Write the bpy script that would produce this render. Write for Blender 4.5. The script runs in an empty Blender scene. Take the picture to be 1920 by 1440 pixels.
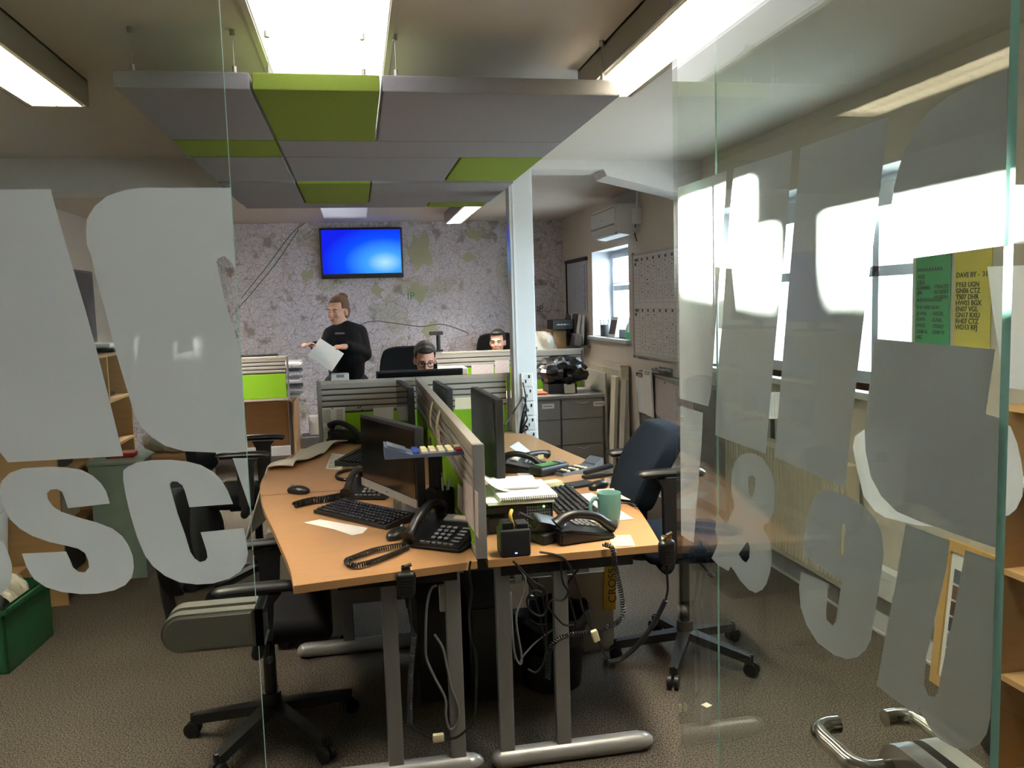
import bpy, bmesh, math, random
from mathutils import Vector, Matrix
from mathutils.geometry import tessellate_polygon
random.seed(7)
PI = math.pi
sc = bpy.context.scene
COL = sc.collection

# ------------------------------------------------------------------ camera
FPX = 1553.0
_up = -Vector((1433.0 - 960, 16720.0 - 720, FPX)).normalized()      # world up in camera axes (x right, y down, z forward)
_vy = -((668.0 - 960) * _up.x + FPX * _up.z) / _up.y
_dp = Vector((668.0 - 960, _vy, FPX)).normalized()                  # room's depth direction
_rt = _dp.cross(_up).normalized()
if _rt.x < 0: _rt = -_rt
RW = Matrix((_rt, _dp, _up))                                        # camera axes -> world
CAM = Vector((0, 0, 1.55))
cd = bpy.data.cameras.new('camera'); cam = bpy.data.objects.new('camera', cd); COL.objects.link(cam)
cd.sensor_width = 36; cd.lens = FPX / 1920 * 36; cd.clip_start = 0.02; cd.clip_end = 200
cx, cy, cz = RW @ Vector((1, 0, 0)), RW @ Vector((0, -1, 0)), RW @ Vector((0, 0, -1))
cam.matrix_world = Matrix(((cx.x, cy.x, cz.x, CAM.x), (cx.y, cy.y, cz.y, CAM.y), (cx.z, cy.z, cz.z, CAM.z), (0, 0, 0, 1)))
sc.camera = cam

def U(px, py, x=None, y=None, z=None):
    """point where the sight line of a photo pixel meets a world plane"""
    r = RW @ Vector((px - 960, py - 720, FPX))
    if x is not None: t = (x - CAM.x) / r.x
    elif y is not None: t = (y - CAM.y) / r.y
    else: t = (z - CAM.z) / r.z
    return CAM + t * r

# ------------------------------------------------------------------ world, sun, exposure
vs = sc.view_settings
vs.view_transform = 'Standard'; vs.look = 'None'; vs.gamma = 1.0; vs.exposure = 0.55
vs.use_curve_mapping = False
cy_ = sc.cycles
cy_.max_bounces = 8; cy_.diffuse_bounces = 4; cy_.glossy_bounces = 4; cy_.transmission_bounces = 6
cy_.transparent_max_bounces = 24; cy_.caustics_reflective = False; cy_.caustics_refractive = False
cy_.use_denoising = True; cy_.sample_clamp_indirect = 14.0
wd = bpy.data.worlds.new('sky'); sc.world = wd; wd.use_nodes = True
wn = wd.node_tree; wn.nodes.clear()
bg = wn.nodes.new('ShaderNodeBackground'); wo = wn.nodes.new('ShaderNodeOutputWorld')
bg.inputs[0].default_value = (0.74, 0.87, 1.0, 1); bg.inputs[1].default_value = 21.0
wn.links.new(bg.outputs[0], wo.inputs[0])
SUN_TO = (Vector((2.3, 4.4, 2.0)) - Vector((0.6, 1.15, 1.72))).normalized()
sl = bpy.data.lights.new('sun', 'SUN'); sl.energy = 420; sl.angle = 0.006; sl.color = (1.0, 0.96, 0.9)
so = bpy.data.objects.new('sun', sl); COL.objects.link(so); so.location = (14, 26, 6)
so.rotation_euler = SUN_TO.to_track_quat('Z', 'Y').to_euler()
TUBE_E, SKY1_E, SKY2_E, TV_E = 108.0, 4.5, 1.1, .8
CORR_E = 13.0  # strength of the unseen fixture added behind the camera

# ------------------------------------------------------------------ materials
def S(h, a=1):
    c = [int(h[i:i + 2], 16) / 255 for i in (0, 2, 4)]
    return tuple(((v / 12.92) if v <= .04045 else ((v + .055) / 1.055) ** 2.4) for v in c) + (a,)
MATS = {}
def M(name, col, rough=.5, metal=0, var=0., vs_=18, bump=0., bs=150, spec=.5, emit=None, es=0):
    if name in MATS: return MATS[name]
    m = bpy.data.materials.new(name); m.use_nodes = True; nt = m.node_tree; n = nt.nodes; l = nt.links
    b = n['Principled BSDF']; c = S(col) if isinstance(col, str) else col
    b.inputs['Base Color'].default_value = c; b.inputs['Roughness'].default_value = rough
    b.inputs['Metallic'].default_value = metal; b.inputs['Specular IOR Level'].default_value = spec
    if emit: b.inputs['Emission Color'].default_value = S(emit); b.inputs['Emission Strength'].default_value = es
    tc = n.new('ShaderNodeTexCoord')
    nz = n.new('ShaderNodeTexNoise'); nz.inputs['Scale'].default_value = vs_; nz.inputs['Detail'].default_value = 5
    l.new(tc.outputs['Object'], nz.inputs['Vector'])
    v = max(var, .04)
    mx = n.new('ShaderNodeMix'); mx.data_type = 'RGBA'
    mx.inputs['A'].default_value = tuple(max(0, k * (1 - v)) for k in c[:3]) + (1,)
    mx.inputs['B'].default_value = tuple(min(1, k * (1 + v)) for k in c[:3]) + (1,)
    l.new(nz.outputs['Fac'], mx.inputs['Factor']); l.new(mx.outputs['Result'], b.inputs['Base Color'])
    if bump:
        n2 = n.new('ShaderNodeTexNoise'); n2.inputs['Scale'].default_value = bs; n2.inputs['Detail'].default_value = 3
        l.new(tc.outputs['Object'], n2.inputs['Vector'])
        bp = n.new('ShaderNodeBump'); bp.inputs['Strength'].default_value = bump; bp.inputs['Distance'].default_value = .004
        l.new(n2.outputs['Fac'], bp.inputs['Height']); l.new(bp.outputs['Normal'], b.inputs['Normal'])
    MATS[name] = m
    return m
def EM(name, col, s):
    m = bpy.data.materials.new(name); m.use_nodes = True; nt = m.node_tree; nt.nodes.clear()
    e = nt.nodes.new('ShaderNodeEmission'); o = nt.nodes.new('ShaderNodeOutputMaterial')
    e.inputs[0].default_value = S(col); e.inputs[1].default_value = s
    nt.links.new(e.outputs[0], o.inputs[0]); MATS[name] = m
    return m
def newmat(name):
    m = bpy.data.materials.new(name); m.use_nodes = True; nt = m.node_tree; nt.nodes.clear()
    return m, nt, nt.nodes, nt.links

def glass_mat():
    m, nt, n, l = newmat('clear_glass')
    ge = n.new('ShaderNodeNewGeometry'); dt = n.new('ShaderNodeVectorMath'); dt.operation = 'DOT_PRODUCT'
    l.new(ge.outputs['Normal'], dt.inputs[0]); l.new(ge.outputs['Incoming'], dt.inputs[1])
    def mth(op, a, b=None):
        q = n.new('ShaderNodeMath'); q.operation = op
        for k, v in enumerate((a, b)):
            if v is None: continue
            if isinstance(v, (int, float)): q.inputs[k].default_value = v
            else: l.new(v, q.inputs[k])
        return q
    fr = mth('MULTIPLY_ADD', mth('POWER', mth('SUBTRACT', 1.0, mth('ABSOLUTE', dt.outputs['Value']).outputs[0]).outputs[0], 5.0).outputs[0], .96); fr.inputs[2].default_value = .038   # Schlick, same on both faces
    tr = n.new('ShaderNodeBsdfTransparent'); tr.inputs[0].default_value = (.95, .975, .96, 1)
    gl = n.new('ShaderNodeBsdfGlossy'); gl.inputs['Roughness'].default_value = 0.0; gl.inputs[0].default_value = (1, 1, 1, 1)
    mx = n.new('ShaderNodeMixShader'); o = n.new('ShaderNodeOutputMaterial')
    l.new(fr.outputs[0], mx.inputs[0]); l.new(tr.outputs[0], mx.inputs[1]); l.new(gl.outputs[0], mx.inputs[2]); l.new(mx.outputs[0], o.inputs[0])
    MATS['glass'] = m; return m
GLASS = glass_mat()
def film_mat():
    m, nt, n, l = newmat('frosted_film')
    d = n.new('ShaderNodeBsdfDiffuse'); d.inputs[0].default_value = (.68, .67, .64, 1)
    t = n.new('ShaderNodeBsdfTranslucent'); t.inputs[0].default_value = (.80, .81, .82, 1)
    m1 = n.new('ShaderNodeMixShader'); m1.inputs[0].default_value = .58
    nz = n.new('ShaderNodeTexNoise'); nz.inputs['Scale'].default_value = 900
    bp = n.new('ShaderNodeBump'); bp.inputs['Strength'].default_value = .05
    l.new(nz.outputs['Fac'], bp.inputs['Height']); l.new(bp.outputs[0], d.inputs['Normal'])
    o = n.new('ShaderNodeOutputMaterial')
    l.new(d.outputs[0], m1.inputs[1]); l.new(t.outputs[0], m1.inputs[2]); 
    l.new(m1.outputs[0], o.inputs[0])
    return m
FILM = film_mat()
def edge_mat():
    m, nt, n, l = newmat('green_glass_edge')
    d = n.new('ShaderNodeBsdfDiffuse'); d.inputs[0].default_value = S('9cc7b8'); t = n.new('ShaderNodeBsdfTranslucent'); t.inputs[0].default_value = S('9fd0c0')
    gl = n.new('ShaderNodeBsdfGlossy'); gl.inputs['Roughness'].default_value = .25
    a = n.new('ShaderNodeMixShader'); a.inputs[0].default_value = .6; b = n.new('ShaderNodeMixShader'); b.inputs[0].default_value = .08; o = n.new('ShaderNodeOutputMaterial')
    nz = n.new('ShaderNodeTexNoise'); nz.inputs['Scale'].default_value = 3; mr = n.new('ShaderNodeMapRange'); mr.inputs['To Min'].default_value = .5; mr.inputs['To Max'].default_value = .7
    l.new(nz.outputs['Fac'], mr.inputs['Value']); l.new(mr.outputs[0], a.inputs[0])
    l.new(d.outputs[0], a.inputs[1]); l.new(t.outputs[0], a.inputs[2]); l.new(a.outputs[0], b.inputs[1]); l.new(gl.outputs[0], b.inputs[2]); l.new(b.outputs[0], o.inputs[0]); return m
def wood_mat(name, a, b, rough=.42, sc_=(3, 30, 30)):
    m, nt, n, l = newmat(name)
    tc = n.new('ShaderNodeTexCoord'); mp = n.new('ShaderNodeMapping'); mp.inputs['Scale'].default_value = sc_
    nz = n.new('ShaderNodeTexNoise'); nz.inputs['Scale'].default_value = 1.6; nz.inputs['Detail'].default_value = 6; nz.inputs['Distortion'].default_value = .6
    mx = n.new('ShaderNodeMix'); mx.data_type = 'RGBA'; mx.inputs['A'].default_value = S(a); mx.inputs['B'].default_value = S(b)
    p = n.new('ShaderNodeBsdfPrincipled'); p.inputs['Roughness'].default_value = rough
    o = n.new('ShaderNodeOutputMaterial')
    l.new(tc.outputs['Object'], mp.inputs[0]); l.new(mp.outputs[0], nz.inputs['Vector']); l.new(nz.outputs['Fac'], mx.inputs['Factor'])
    l.new(mx.outputs['Result'], p.inputs['Base Color']); l.new(p.outputs[0], o.inputs[0]); MATS[name] = m
    return m
def carpet_mat():
    m, nt, n, l = newmat('carpet')
    tc = n.new('ShaderNodeTexCoord')
    a = n.new('ShaderNodeTexNoise'); a.inputs['Scale'].default_value = 170; a.inputs['Detail'].default_value = 2
    b = n.new('ShaderNodeTexNoise'); b.inputs['Scale'].default_value = 2.2; b.inputs['Detail'].default_value = 4
    l.new(tc.outputs['Object'], a.inputs['Vector']); l.new(tc.outputs['Object'], b.inputs['Vector'])
    r = n.new('ShaderNodeValToRGB'); r.color_ramp.elements[0].position = .35; r.color_ramp.elements[1].position = .68
    r.color_ramp.elements[0].color = S('2e2924'); r.color_ramp.elements[1].color = S('80766a')
    l.new(a.outputs['Fac'], r.inputs[0])
    mx = n.new('ShaderNodeMix'); mx.data_type = 'RGBA'; mx.blend_type = 'MULTIPLY'; mx.inputs['Factor'].default_value = .35
    l.new(r.outputs[0], mx.inputs['A']); l.new(b.outputs['Fac'], mx.inputs['B'])
    p = n.new('ShaderNodeBsdfPrincipled'); p.inputs['Roughness'].default_value = .95; p.inputs['Specular IOR Level'].default_value = .1
    bp = n.new('ShaderNodeBump'); bp.inputs['Strength'].default_value = .6; bp.inputs['Distance'].default_value = .004
    l.new(a.outputs['Fac'], bp.inputs['Height']); l.new(bp.outputs[0], p.inputs['Normal'])
    l.new(mx.outputs['Result'], p.inputs['Base Color'])
    o = n.new('ShaderNodeOutputMaterial'); l.new(p.outputs[0], o.inputs[0])
    return m
def map_mat():
    """printed road-map wallpaper: pale lilac paper, thin grey lanes, brown-grey town blots, green commons"""
    m, nt, n, l = newmat('map_wallpaper')
    tc = n.new('ShaderNodeTexCoord')
    wob = n.new('ShaderNodeTexNoise'); wob.inputs['Scale'].default_value = 3.0; wob.inputs['Detail'].default_value = 6
    l.new(tc.outputs['Object'], wob.inputs['Vector'])
    ad = n.new('ShaderNodeMixRGB'); ad.blend_type = 'ADD'; ad.inputs[0].default_value = .35
    l.new(tc.outputs['Object'], ad.inputs[1]); l.new(wob.outputs['Color'], ad.inputs[2])
    col = S('c9c2c9'); prev = None
    base = n.new('ShaderNodeValToRGB'); base.color_ramp.elements[0].color = S('cfcad3'); base.color_ramp.elements[1].color = S('e9e6f0')
    bn = n.new('ShaderNodeTexNoise'); bn.inputs['Scale'].default_value = 5; bn.inputs['Detail'].default_value = 8
    l.new(tc.outputs['Object'], bn.inputs['Vector']); l.new(bn.outputs['Fac'], base.inputs[0]); prev = base.outputs[0]
    def over(prev, fac, c):
        mx = n.new('ShaderNodeMix'); mx.data_type = 'RGBA'; mx.inputs['B'].default_value = S(c)
        l.new(fac, mx.inputs['Factor']); l.new(prev, mx.inputs['A']); return mx.outputs['Result']
    def ramp(out, p0, p1, hi, inv=False):
        r = n.new('ShaderNodeMapRange'); r.inputs['From Min'].default_value = p0; r.inputs['From Max'].default_value = p1
        r.inputs['To Min'].default_value = hi if inv else 0; r.inputs['To Max'].default_value = 0 if inv else hi
        l.new(out, r.inputs['Value']); return r.outputs[0]
    g = n.new('ShaderNodeTexNoise'); g.inputs['Scale'].default_value = 1.5; g.inputs['Detail'].default_value = 3
    l.new(tc.outputs['Object'], g.inputs['Vector']); prev = over(prev, ramp(g.outputs['Fac'], .585, .60, .5), 'b0b49a')
    t = n.new('ShaderNodeTexNoise'); t.inputs['Scale'].default_value = 7.5; t.inputs['Detail'].default_value = 8
    l.new(tc.outputs['Object'], t.inputs['Vector']); prev = over(prev, ramp(t.outputs['Fac'], .585, .68, .8), '8a8177')
    for scl, wd_, hi, c in ((4.5, .014, .5, '6d6766'), (11, .035, .7, '6f6967'), (26, .07, .55, '7a7472'), (60, .14, .25, '7f7978')):
        v = n.new('ShaderNodeTexVoronoi'); v.feature = 'DISTANCE_TO_EDGE'; v.inputs['Scale'].default_value = scl
        l.new(ad.outputs[0], v.inputs['Vector']); prev = over(prev, ramp(v.outputs['Distance'], 0, wd_, hi, True), c)
    p = n.new('ShaderNodeBsdfPrincipled'); p.inputs['Roughness'].default_value = .75; p.inputs['Specular IOR Level'].default_value = .2
    l.new(prev, p.inputs['Base Color']); o = n.new('ShaderNodeOutputMaterial'); l.new(p.outputs[0], o.inputs[0])
    return m
def tv_mat():
    m, nt, n, l = newmat('blue_desktop_screen')
    tc = n.new('ShaderNodeTexCoord'); mp = n.new('ShaderNodeMapping'); mp.inputs['Location'].default_value = (-.36, 0, .26); mp.inputs['Scale'].default_value = (1.5, 0, 2.5)
    gr = n.new('ShaderNodeTexGradient'); gr.gradient_type = 'SPHERICAL'
    l.new(tc.outputs['Object'], mp.inputs[0]); l.new(mp.outputs[0], gr.inputs[0])
    r = n.new('ShaderNodeValToRGB'); e = r.color_ramp.elements
    e[0].position = 0; e[0].color = S('1420e0'); e[1].position = 1; e[1].color = S('a8dcff')
    k = e.new(.35); k.color = S('0d4cf5'); k = e.new(.72); k.color = S('3f9cff')
    l.new(gr.outputs['Fac'], r.inputs[0])
    em = n.new('ShaderNodeEmission'); em.inputs[1].default_value = TV_E; l.new(r.outputs[0], em.inputs[0])
    o = n.new('ShaderNodeOutputMaterial'); l.new(em.outputs[0], o.inputs[0]); return m
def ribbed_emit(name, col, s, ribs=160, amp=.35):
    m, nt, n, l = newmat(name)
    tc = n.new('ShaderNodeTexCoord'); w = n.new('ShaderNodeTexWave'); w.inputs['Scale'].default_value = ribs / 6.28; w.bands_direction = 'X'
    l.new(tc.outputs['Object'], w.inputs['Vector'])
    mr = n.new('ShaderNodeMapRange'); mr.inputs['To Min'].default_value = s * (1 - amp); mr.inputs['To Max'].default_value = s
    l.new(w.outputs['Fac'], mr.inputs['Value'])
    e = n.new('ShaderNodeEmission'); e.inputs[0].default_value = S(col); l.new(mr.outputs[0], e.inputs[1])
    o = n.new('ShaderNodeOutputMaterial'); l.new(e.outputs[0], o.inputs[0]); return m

CARPET = carpet_mat(); MAPW = map_mat(); TVM = tv_mat()
BEECH = wood_mat('beech_desk', 'aa8056', 'b78d62'); SHELFW = wood_mat('beech_shelf', 'a98458', 'b99668', .5); PINE = wood_mat('pine_frame', 'c39a5c', 'd3ad70', .5)
WALLP = M('wall_paint', 'cfc6b8', .85, var=.03, vs_=3, bump=.05, bs=60); CEILP = M('ceiling_paint', 'c6beb2', .9, var=.04, vs_=2, bump=.08, bs=80)
WHITE = M('white_gloss_paint', 'd9dadb', .45); WHITEP = M('white_plastic', 'd8d8d4', .4); OFFW = M('radiator_enamel', 'd8cfba', .4)
BLACKP = M('black_plastic', '101113', .4, var=.15); BLACKM = M('black_matte_plastic', '141416', .6, var=.1); BLACKG = M('black_gloss', '0c0c0d', .12)
SILVER = M('silver_plastic', 'a9a9a8', .35, .35); STEEL = M('brushed_steel', 'bdb8ac', .38, .5, bump=.02, bs=300); CHROME = M('satin_chrome', 'c9c4b8', .16, 1.0)
GREYM = M('grey_metal', '8b8b8d', .45, .3); LEGM = M('desk_leg_grey', '8e8f90', .4, .4); CABM = M('cabinet_grey', '86827b', .5, .05); CABT = M('cabinet_top_grey', '8f8b84', .45)
FELTG = M('grey_felt', '929092', .95, var=.12, vs_=300, bump=.3, bs=500, spec=.1); FELTL = M('green_felt', '84963f', .95, var=.1, vs_=300, bump=.3, bs=500, spec=.1)
GREENF = M('lime_fabric', '7fb02a', .9, var=.08, vs_=200, bump=.2, bs=700, spec=.1); SLATM = M('slat_grey', 'a8a49a', .45, .15); SLATD = M('slot_dark', '3a3834', .6); RAILM = M('rail_beige', 'b4aea0', .4, .15)
NAVY = M('navy_fabric', '1a222e', .9, var=.15, vs_=200, bump=.2, bs=600, spec=.1); BLKF = M('black_fabric', '1b1b1d', .9, var=.15, vs_=200, bump=.2, bs=600, spec=.15)
PAPER = M('white_paper', 'ecebe6', .8, spec=.2); PAPER2 = M('cream_paper', 'e6dcc0', .8, spec=.2); POSTIT = M('yellow_note', 'e8d9a0', .8, spec=.2); INK = M('ink', '35353a', .8); INKG = M('print_grey', '8f8b88', .8)
MAPP = M('printed_map_paper', 'cfc2bf', .8, var=.25, vs_=60, spec=.2); TEAL = M('teal_glaze', '6a9893', .18, var=.06); RUBBER = M('rubber', '141414', .75)
SKIN = M('skin', 'e0ab90', .55, var=.05, vs_=30); SKIN2 = M('skin_tan', 'd8a08a', .55, var=.05, vs_=30); HAIRB = M('brown_hair', '6a4a30', .6, var=.3, vs_=90, bump=.5, bs=200); HAIRD = M('dark_hair', '1c1815', .55, var=.3, vs_=90, bump=.5, bs=200)
SWEAT = M('black_sweatshirt', '151517', .9, var=.2, vs_=60, spec=.1); JEANS = M('dark_jeans', '1e222c', .9, var=.2, vs_=80, spec=.1); LIP = M('lips', 'a85d55', .5); EYEW = M('eye_white', 'd8d4cc', .3); EYED = M('iris_dark', '20160f', .2)
GREENC = M('green_crate_plastic', '1f5a38', .45, var=.1); BAGM = M('black_bin_bag', '0b0b0c', .3, var=.2, bump=.35, bs=25); CLEARBAG = M('pale_plastic_bag', 'cfc8b8', .3, var=.15, vs_=30); CARD = M('cardboard', 'b48a5e', .8, var=.1, vs_=12)
EDGEG = edge_mat(); YTAPE = M('yellow_tape', 'c9a02a', .6); BEIGEP = M('beige_plastic', 'd8cfa8', .5); PEBB = M('cream_board', '9d978c', .8, var=.05, vs_=8)
GSHEET = M('green_card', '3f9a62', .8, var=.05); YSHEET = M('yellow_card', 'd6cc4a', .8, var=.05); REDP = M('red_card', 'a83228', .6); BLUEP = M('blue_label', '27408a', .5); GREYP = M('grey_plastic', '7b7d82', .5)
LOUV = M('louvre_white', 'e0ddd2', .35, .3); HOUS = M('light_housing', '8f897c', .5); COATM = M('dark_coat_cloth', '2e3136', .9, var=.3, vs_=15); BLUEC = M('blue_grey_cloth', '525e6b', .9, var=.2, vs_=15)
LED = EM('green_led', '6fe05a', 4); LEDB = EM('blue_led', '7090ff', 3)
TUBE = EM('fluorescent_tube', 'fff4dc', TUBE_E); TUBE2 = EM('cool_fluorescent_tube', 'fff6ec', TUBE_E * 2.7); TUBEC = EM('unseen_corridor_tube', 'ffe9c8', CORR_E)
SKYL1 = ribbed_emit('skylight_emit_bright', 'f6f4f4', SKY1_E); SKYL2 = ribbed_emit('skylight_emit_dim', 'e6e6ff', SKY2_E)  # emission stands in for daylight through the skylight sheets

# ------------------------------------------------------------------ geometry helpers
def catmull(pts, k=6):
    pts = [Vector(p) for p in pts]
    if len(pts) < 3 or k < 2: return pts
    P = [pts[0] * 2 - pts[1]] + pts + [pts[-1] * 2 - pts[-2]]; out = []
    for i in range(1, len(P) - 2):
        a, b, c, d = P[i - 1:i + 3]
        for j in range(k):
            t = j / k
            out.append(.5 * ((2 * b) + (c - a) * t + (2 * a - 5 * b + 4 * c - d) * t * t + (3 * b - a - 3 * c + d) * t ** 3))
    return out + [pts[-1]]
class G:
    def __init__(s): s.bm = bmesh.new(); s.bv = False
    def _xf(s, vs_, mat): bmesh.ops.transform(s.bm, matrix=mat, verts=vs_)
    def box(s, c, d, rz=0, rx=0, ry=0, bev=0, seg=2):
        r = bmesh.ops.create_cube(s.bm, size=1); v = r['verts']
        s._xf(v, Matrix.Diagonal((d[0], d[1], d[2], 1)))
        if bev:
            s.bv = True
            e = list({e for x in v for e in x.link_edges})
            q = bmesh.ops.bevel(s.bm, geom=e, offset=min(bev, min(d) * .49), segments=seg, affect='EDGES', profile=.5)
            v = list({x for f in q['faces'] for x in f.verts} | {x for x in v if x.is_valid})
            grow = set(v)
            for x in list(v):
                for f in x.link_faces: grow.update(f.verts)
            v = list(grow)
        s._xf(v, Matrix.Translation(c) @ Matrix.Rotation(rz, 4, 'Z') @ Matrix.Rotation(ry, 4, 'Y') @ Matrix.Rotation(rx, 4, 'X'))
        return s
    def bx(s, x0, x1, y0, y1, z0, z1, bev=0):
        return s.box(((x0 + x1) / 2, (y0 + y1) / 2, (z0 + z1) / 2), (abs(x1 - x0), abs(y1 - y0), abs(z1 - z0)), bev=bev)
    def cyl(s, p0, p1, r0, r1=None, n=16):
        p0, p1 = Vector(p0), Vector(p1); r1 = r0 if r1 is None else r1; d = p1 - p0
        q = d.to_track_quat('Z', 'Y').to_matrix().to_4x4()
        r = bmesh.ops.create_cone(s.bm, cap_ends=True, segments=n, radius1=r0, radius2=r1, depth=d.length)
        s._xf(r['verts'], Matrix.Translation((p0 + p1) / 2) @ q); return s
    def ell(s, c, r, rot=None, u=16, v=10):
        q = bmesh.ops.create_uvsphere(s.bm, u_segments=u, v_segments=v, radius=1)
        s._xf(q['verts'], Matrix.Translation(c) @ (rot or Matrix()) @ Matrix.Diagonal((r[0], r[1], r[2], 1))); return s
    def cap(s, p0, p1, r0, r1=None):
        r1 = r0 if r1 is None else r1
        s.cyl(p0, p1, r0, r1, 12); s.ell(p0, (r0,) * 3, u=12, v=8); s.ell(p1, (r1,) * 3, u=12, v=8); return s
    def chain(s, pts, rs):
        for i in range(len(pts) - 1): s.cap(pts[i], pts[i + 1], rs[i], rs[i + 1])
        return s
    def tube(s, pts, r, n=8, k=6, close=False):
        P = catmull(pts, k); rings = []; up = Vector((0, 0, 1)); last = None
        for i, p in enumerate(P):
            t = (P[min(i + 1, len(P) - 1)] - P[max(i - 1, 0)])
            t = t.normalized() if t.length > 1e-9 else Vector((0, 0, 1))
            if last is None:
                a = t.cross(up) if abs(t.dot(up)) < .95 else t.cross(Vector((1, 0, 0)))
            else: a = last - t * last.dot(t)
            if a.length < 1e-6: a = t.cross(Vector((1, 0, 0)))
            a.normalize(); b = t.cross(a); last = a
            rr = r(i / (len(P) - 1)) if callable(r) else r
            rings.append([s.bm.verts.new(p + (a * math.cos(2 * PI * j / n) + b * math.sin(2 * PI * j / n)) * rr) for j in range(n)])
        for i in range(len(rings) - 1):
            for j in range(n): s.bm.faces.new((rings[i][j], rings[i][(j + 1) % n], rings[i + 1][(j + 1) % n], rings[i + 1][j]))
        s.bm.faces.new(rings[0][::-1]); s.bm.faces.new(rings[-1]); return s
    def coil(s, pts, R=.009, r=.0028, turns=40, n=5):
        P = catmull(pts, 8); L = [0]
        for i in range(1, len(P)): L.append(L[-1] + (P[i] - P[i - 1]).length)
        out = []; N = turns * 8
        for q in range(N + 1):
            d = L[-1] * q / N; i = next((k for k in range(1, len(L)) if L[k] >= d - 1e-9), len(L) - 1)
            f = (d - L[i - 1]) / max(1e-9, L[i] - L[i - 1]); p = P[i - 1].lerp(P[i], f); t = (P[i] - P[i - 1]).normalized()
            a = t.cross(Vector((.3, .2, 1))).normalized(); b = t.cross(a); w = 2 * PI * q / 8
            out.append(p + (a * math.cos(w) + b * math.sin(w)) * R)
        return s.tube(out, r, n=n, k=1)
    def prism(s, loop, vec, holes=()):
        loops = [[Vector(p) for p in loop]] + [[Vector(p) for p in h] for h in holes]; vec = Vector(vec)
        flat = [p for q in loops for p in q]; tri = tessellate_polygon(loops)
        A = [s.bm.verts.new(p) for p in flat]; B = [s.bm.verts.new(p + vec) for p in flat]
        for t in tri:
            try: s.bm.faces.new([A[i] for i in t]); s.bm.faces.new([B[i] for i in reversed(t)])
            except ValueError: pass
        o = 0
        for q in loops:
            m = len(q)
            for i in range(m):
                j = (i + 1) % m
                try: s.bm.faces.new((A[o + i], A[o + j], B[o + j], B[o + i]))
                except ValueError: pass
            o += m
        bmesh.ops.recalc_face_normals(s.bm, faces=s.bm.faces[:]); return s
    def flat(s, loop, holes=()):
        loops = [[Vector(p) for p in loop]] + [[Vector(p) for p in h] for h in holes]; A = [s.bm.verts.new(p) for q in loops for p in q]
        for t in tessellate_polygon(loops):
            try: s.bm.faces.new([A[i] for i in t])
            except ValueError: pass
        return s
    def lathe(s, prof, c=(0, 0, 0), n=24):
        rings = []
        for (r, z) in prof:
            rings.append([s.bm.verts.new((c[0] + r * math.cos(2 * PI * j / n), c[1] + r * math.sin(2 * PI * j / n), c[2] + z)) for j in range(n)])
        for i in range(len(rings) - 1):
            for j in range(n): s.bm.faces.new((rings[i][j], rings[i][(j + 1) % n], rings[i + 1][(j + 1) % n], rings[i + 1][j]))
        s.bm.faces.new(rings[0][::-1]); s.bm.faces.new(rings[-1]); return s
    def grid(s, f, nu, nv):
        V = [[s.bm.verts.new(f(i / nu, j / nv)) for j in range(nv + 1)] for i in range(nu + 1)]
        for i in range(nu):
            for j in range(nv): s.bm.faces.new((V[i][j], V[i + 1][j], V[i + 1][j + 1], V[i][j + 1]))
        return s
    def build(s, name, mat, parent=None, ang=38, mats=None):
        me = bpy.data.meshes.new(name); s.bm.normal_update(); s.bm.to_mesh(me); s.bm.free()
        for m in (mats or [mat]): me.materials.append(m)
        me.polygons.foreach_set('use_smooth', [True] * len(me.polygons)); me.set_sharp_from_angle(angle=math.radians(ang)); me.update()
        o = bpy.data.objects.new(name, me); COL.objects.link(o)
        if s.bv: wn_ = o.modifiers.new('wn', 'WEIGHTED_NORMAL'); wn_.keep_sharp = True
        if parent: o.parent = parent
        return o
def tag(o, label=None, cat=None, group=None, kind=None):
    if label: o['label'] = label
    if cat: o['category'] = cat
    if group: o['group'] = group
    if kind: o['kind'] = kind
    return o
def T(name, label, cat, loc=(0, 0, 0), rz=0, group=None):
    o = bpy.data.objects.new(name, None); COL.objects.link(o); o.empty_display_size = .05
    o.location = loc; o.rotation_euler = (0, 0, rz); return tag(o, label, cat, group)
def ST(g, name, mat, parent=None):
    o = g.build(name, mat, parent)
    if not parent: o['kind'] = 'structure'
    return o
def one(g, name, mat, label, cat, group=None, loc=None, rz=0):
    o = g.build(name, mat); tag(o, label, cat, group)
    if loc is not None: o.location = loc; o.rotation_euler = (0, 0, rz)
    return o
def text_mesh(txt, size, name, mat, parent, mtx, ext=.0004, align='LEFT', bold=0.):
    c = bpy.data.curves.new('t', 'FONT'); c.body = txt; c.size = size; c.extrude = ext; c.align_x = align; c.offset = bold
    o = bpy.data.objects.new('t', c); COL.objects.link(o)
    me = bpy.data.meshes.new_from_object(o.evaluated_get(bpy.context.evaluated_depsgraph_get()))
    bpy.data.objects.remove(o); me.materials.clear(); me.materials.append(mat)
    r = bpy.data.objects.new(name, me); COL.objects.link(r)
    if parent: r.parent = parent
    r.matrix_local = mtx; return r
def frame_m(o, xa, ya):
    xa, ya = Vector(xa).normalized(), Vector(ya).normalized(); za = xa.cross(ya)
    return Matrix(((xa.x, ya.x, za.x, o[0]), (xa.y, ya.y, za.y, o[1]), (xa.z, ya.z, za.z, o[2]), (0, 0, 0, 1)))
DZ = .73
def D(px, py, z=DZ): return U(px, py, z=z)

# ================================================================== SETTING
XR, XL, YB, YF, ZC, YG = 2.3, -2.45, 9.1, -2.3, 2.46, 1.43
g = G(); g.bx(XL - .2, XR + .35, YF - .2, YB + .2, -.12, 0); ST(g, 'floor', CARPET)
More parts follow.
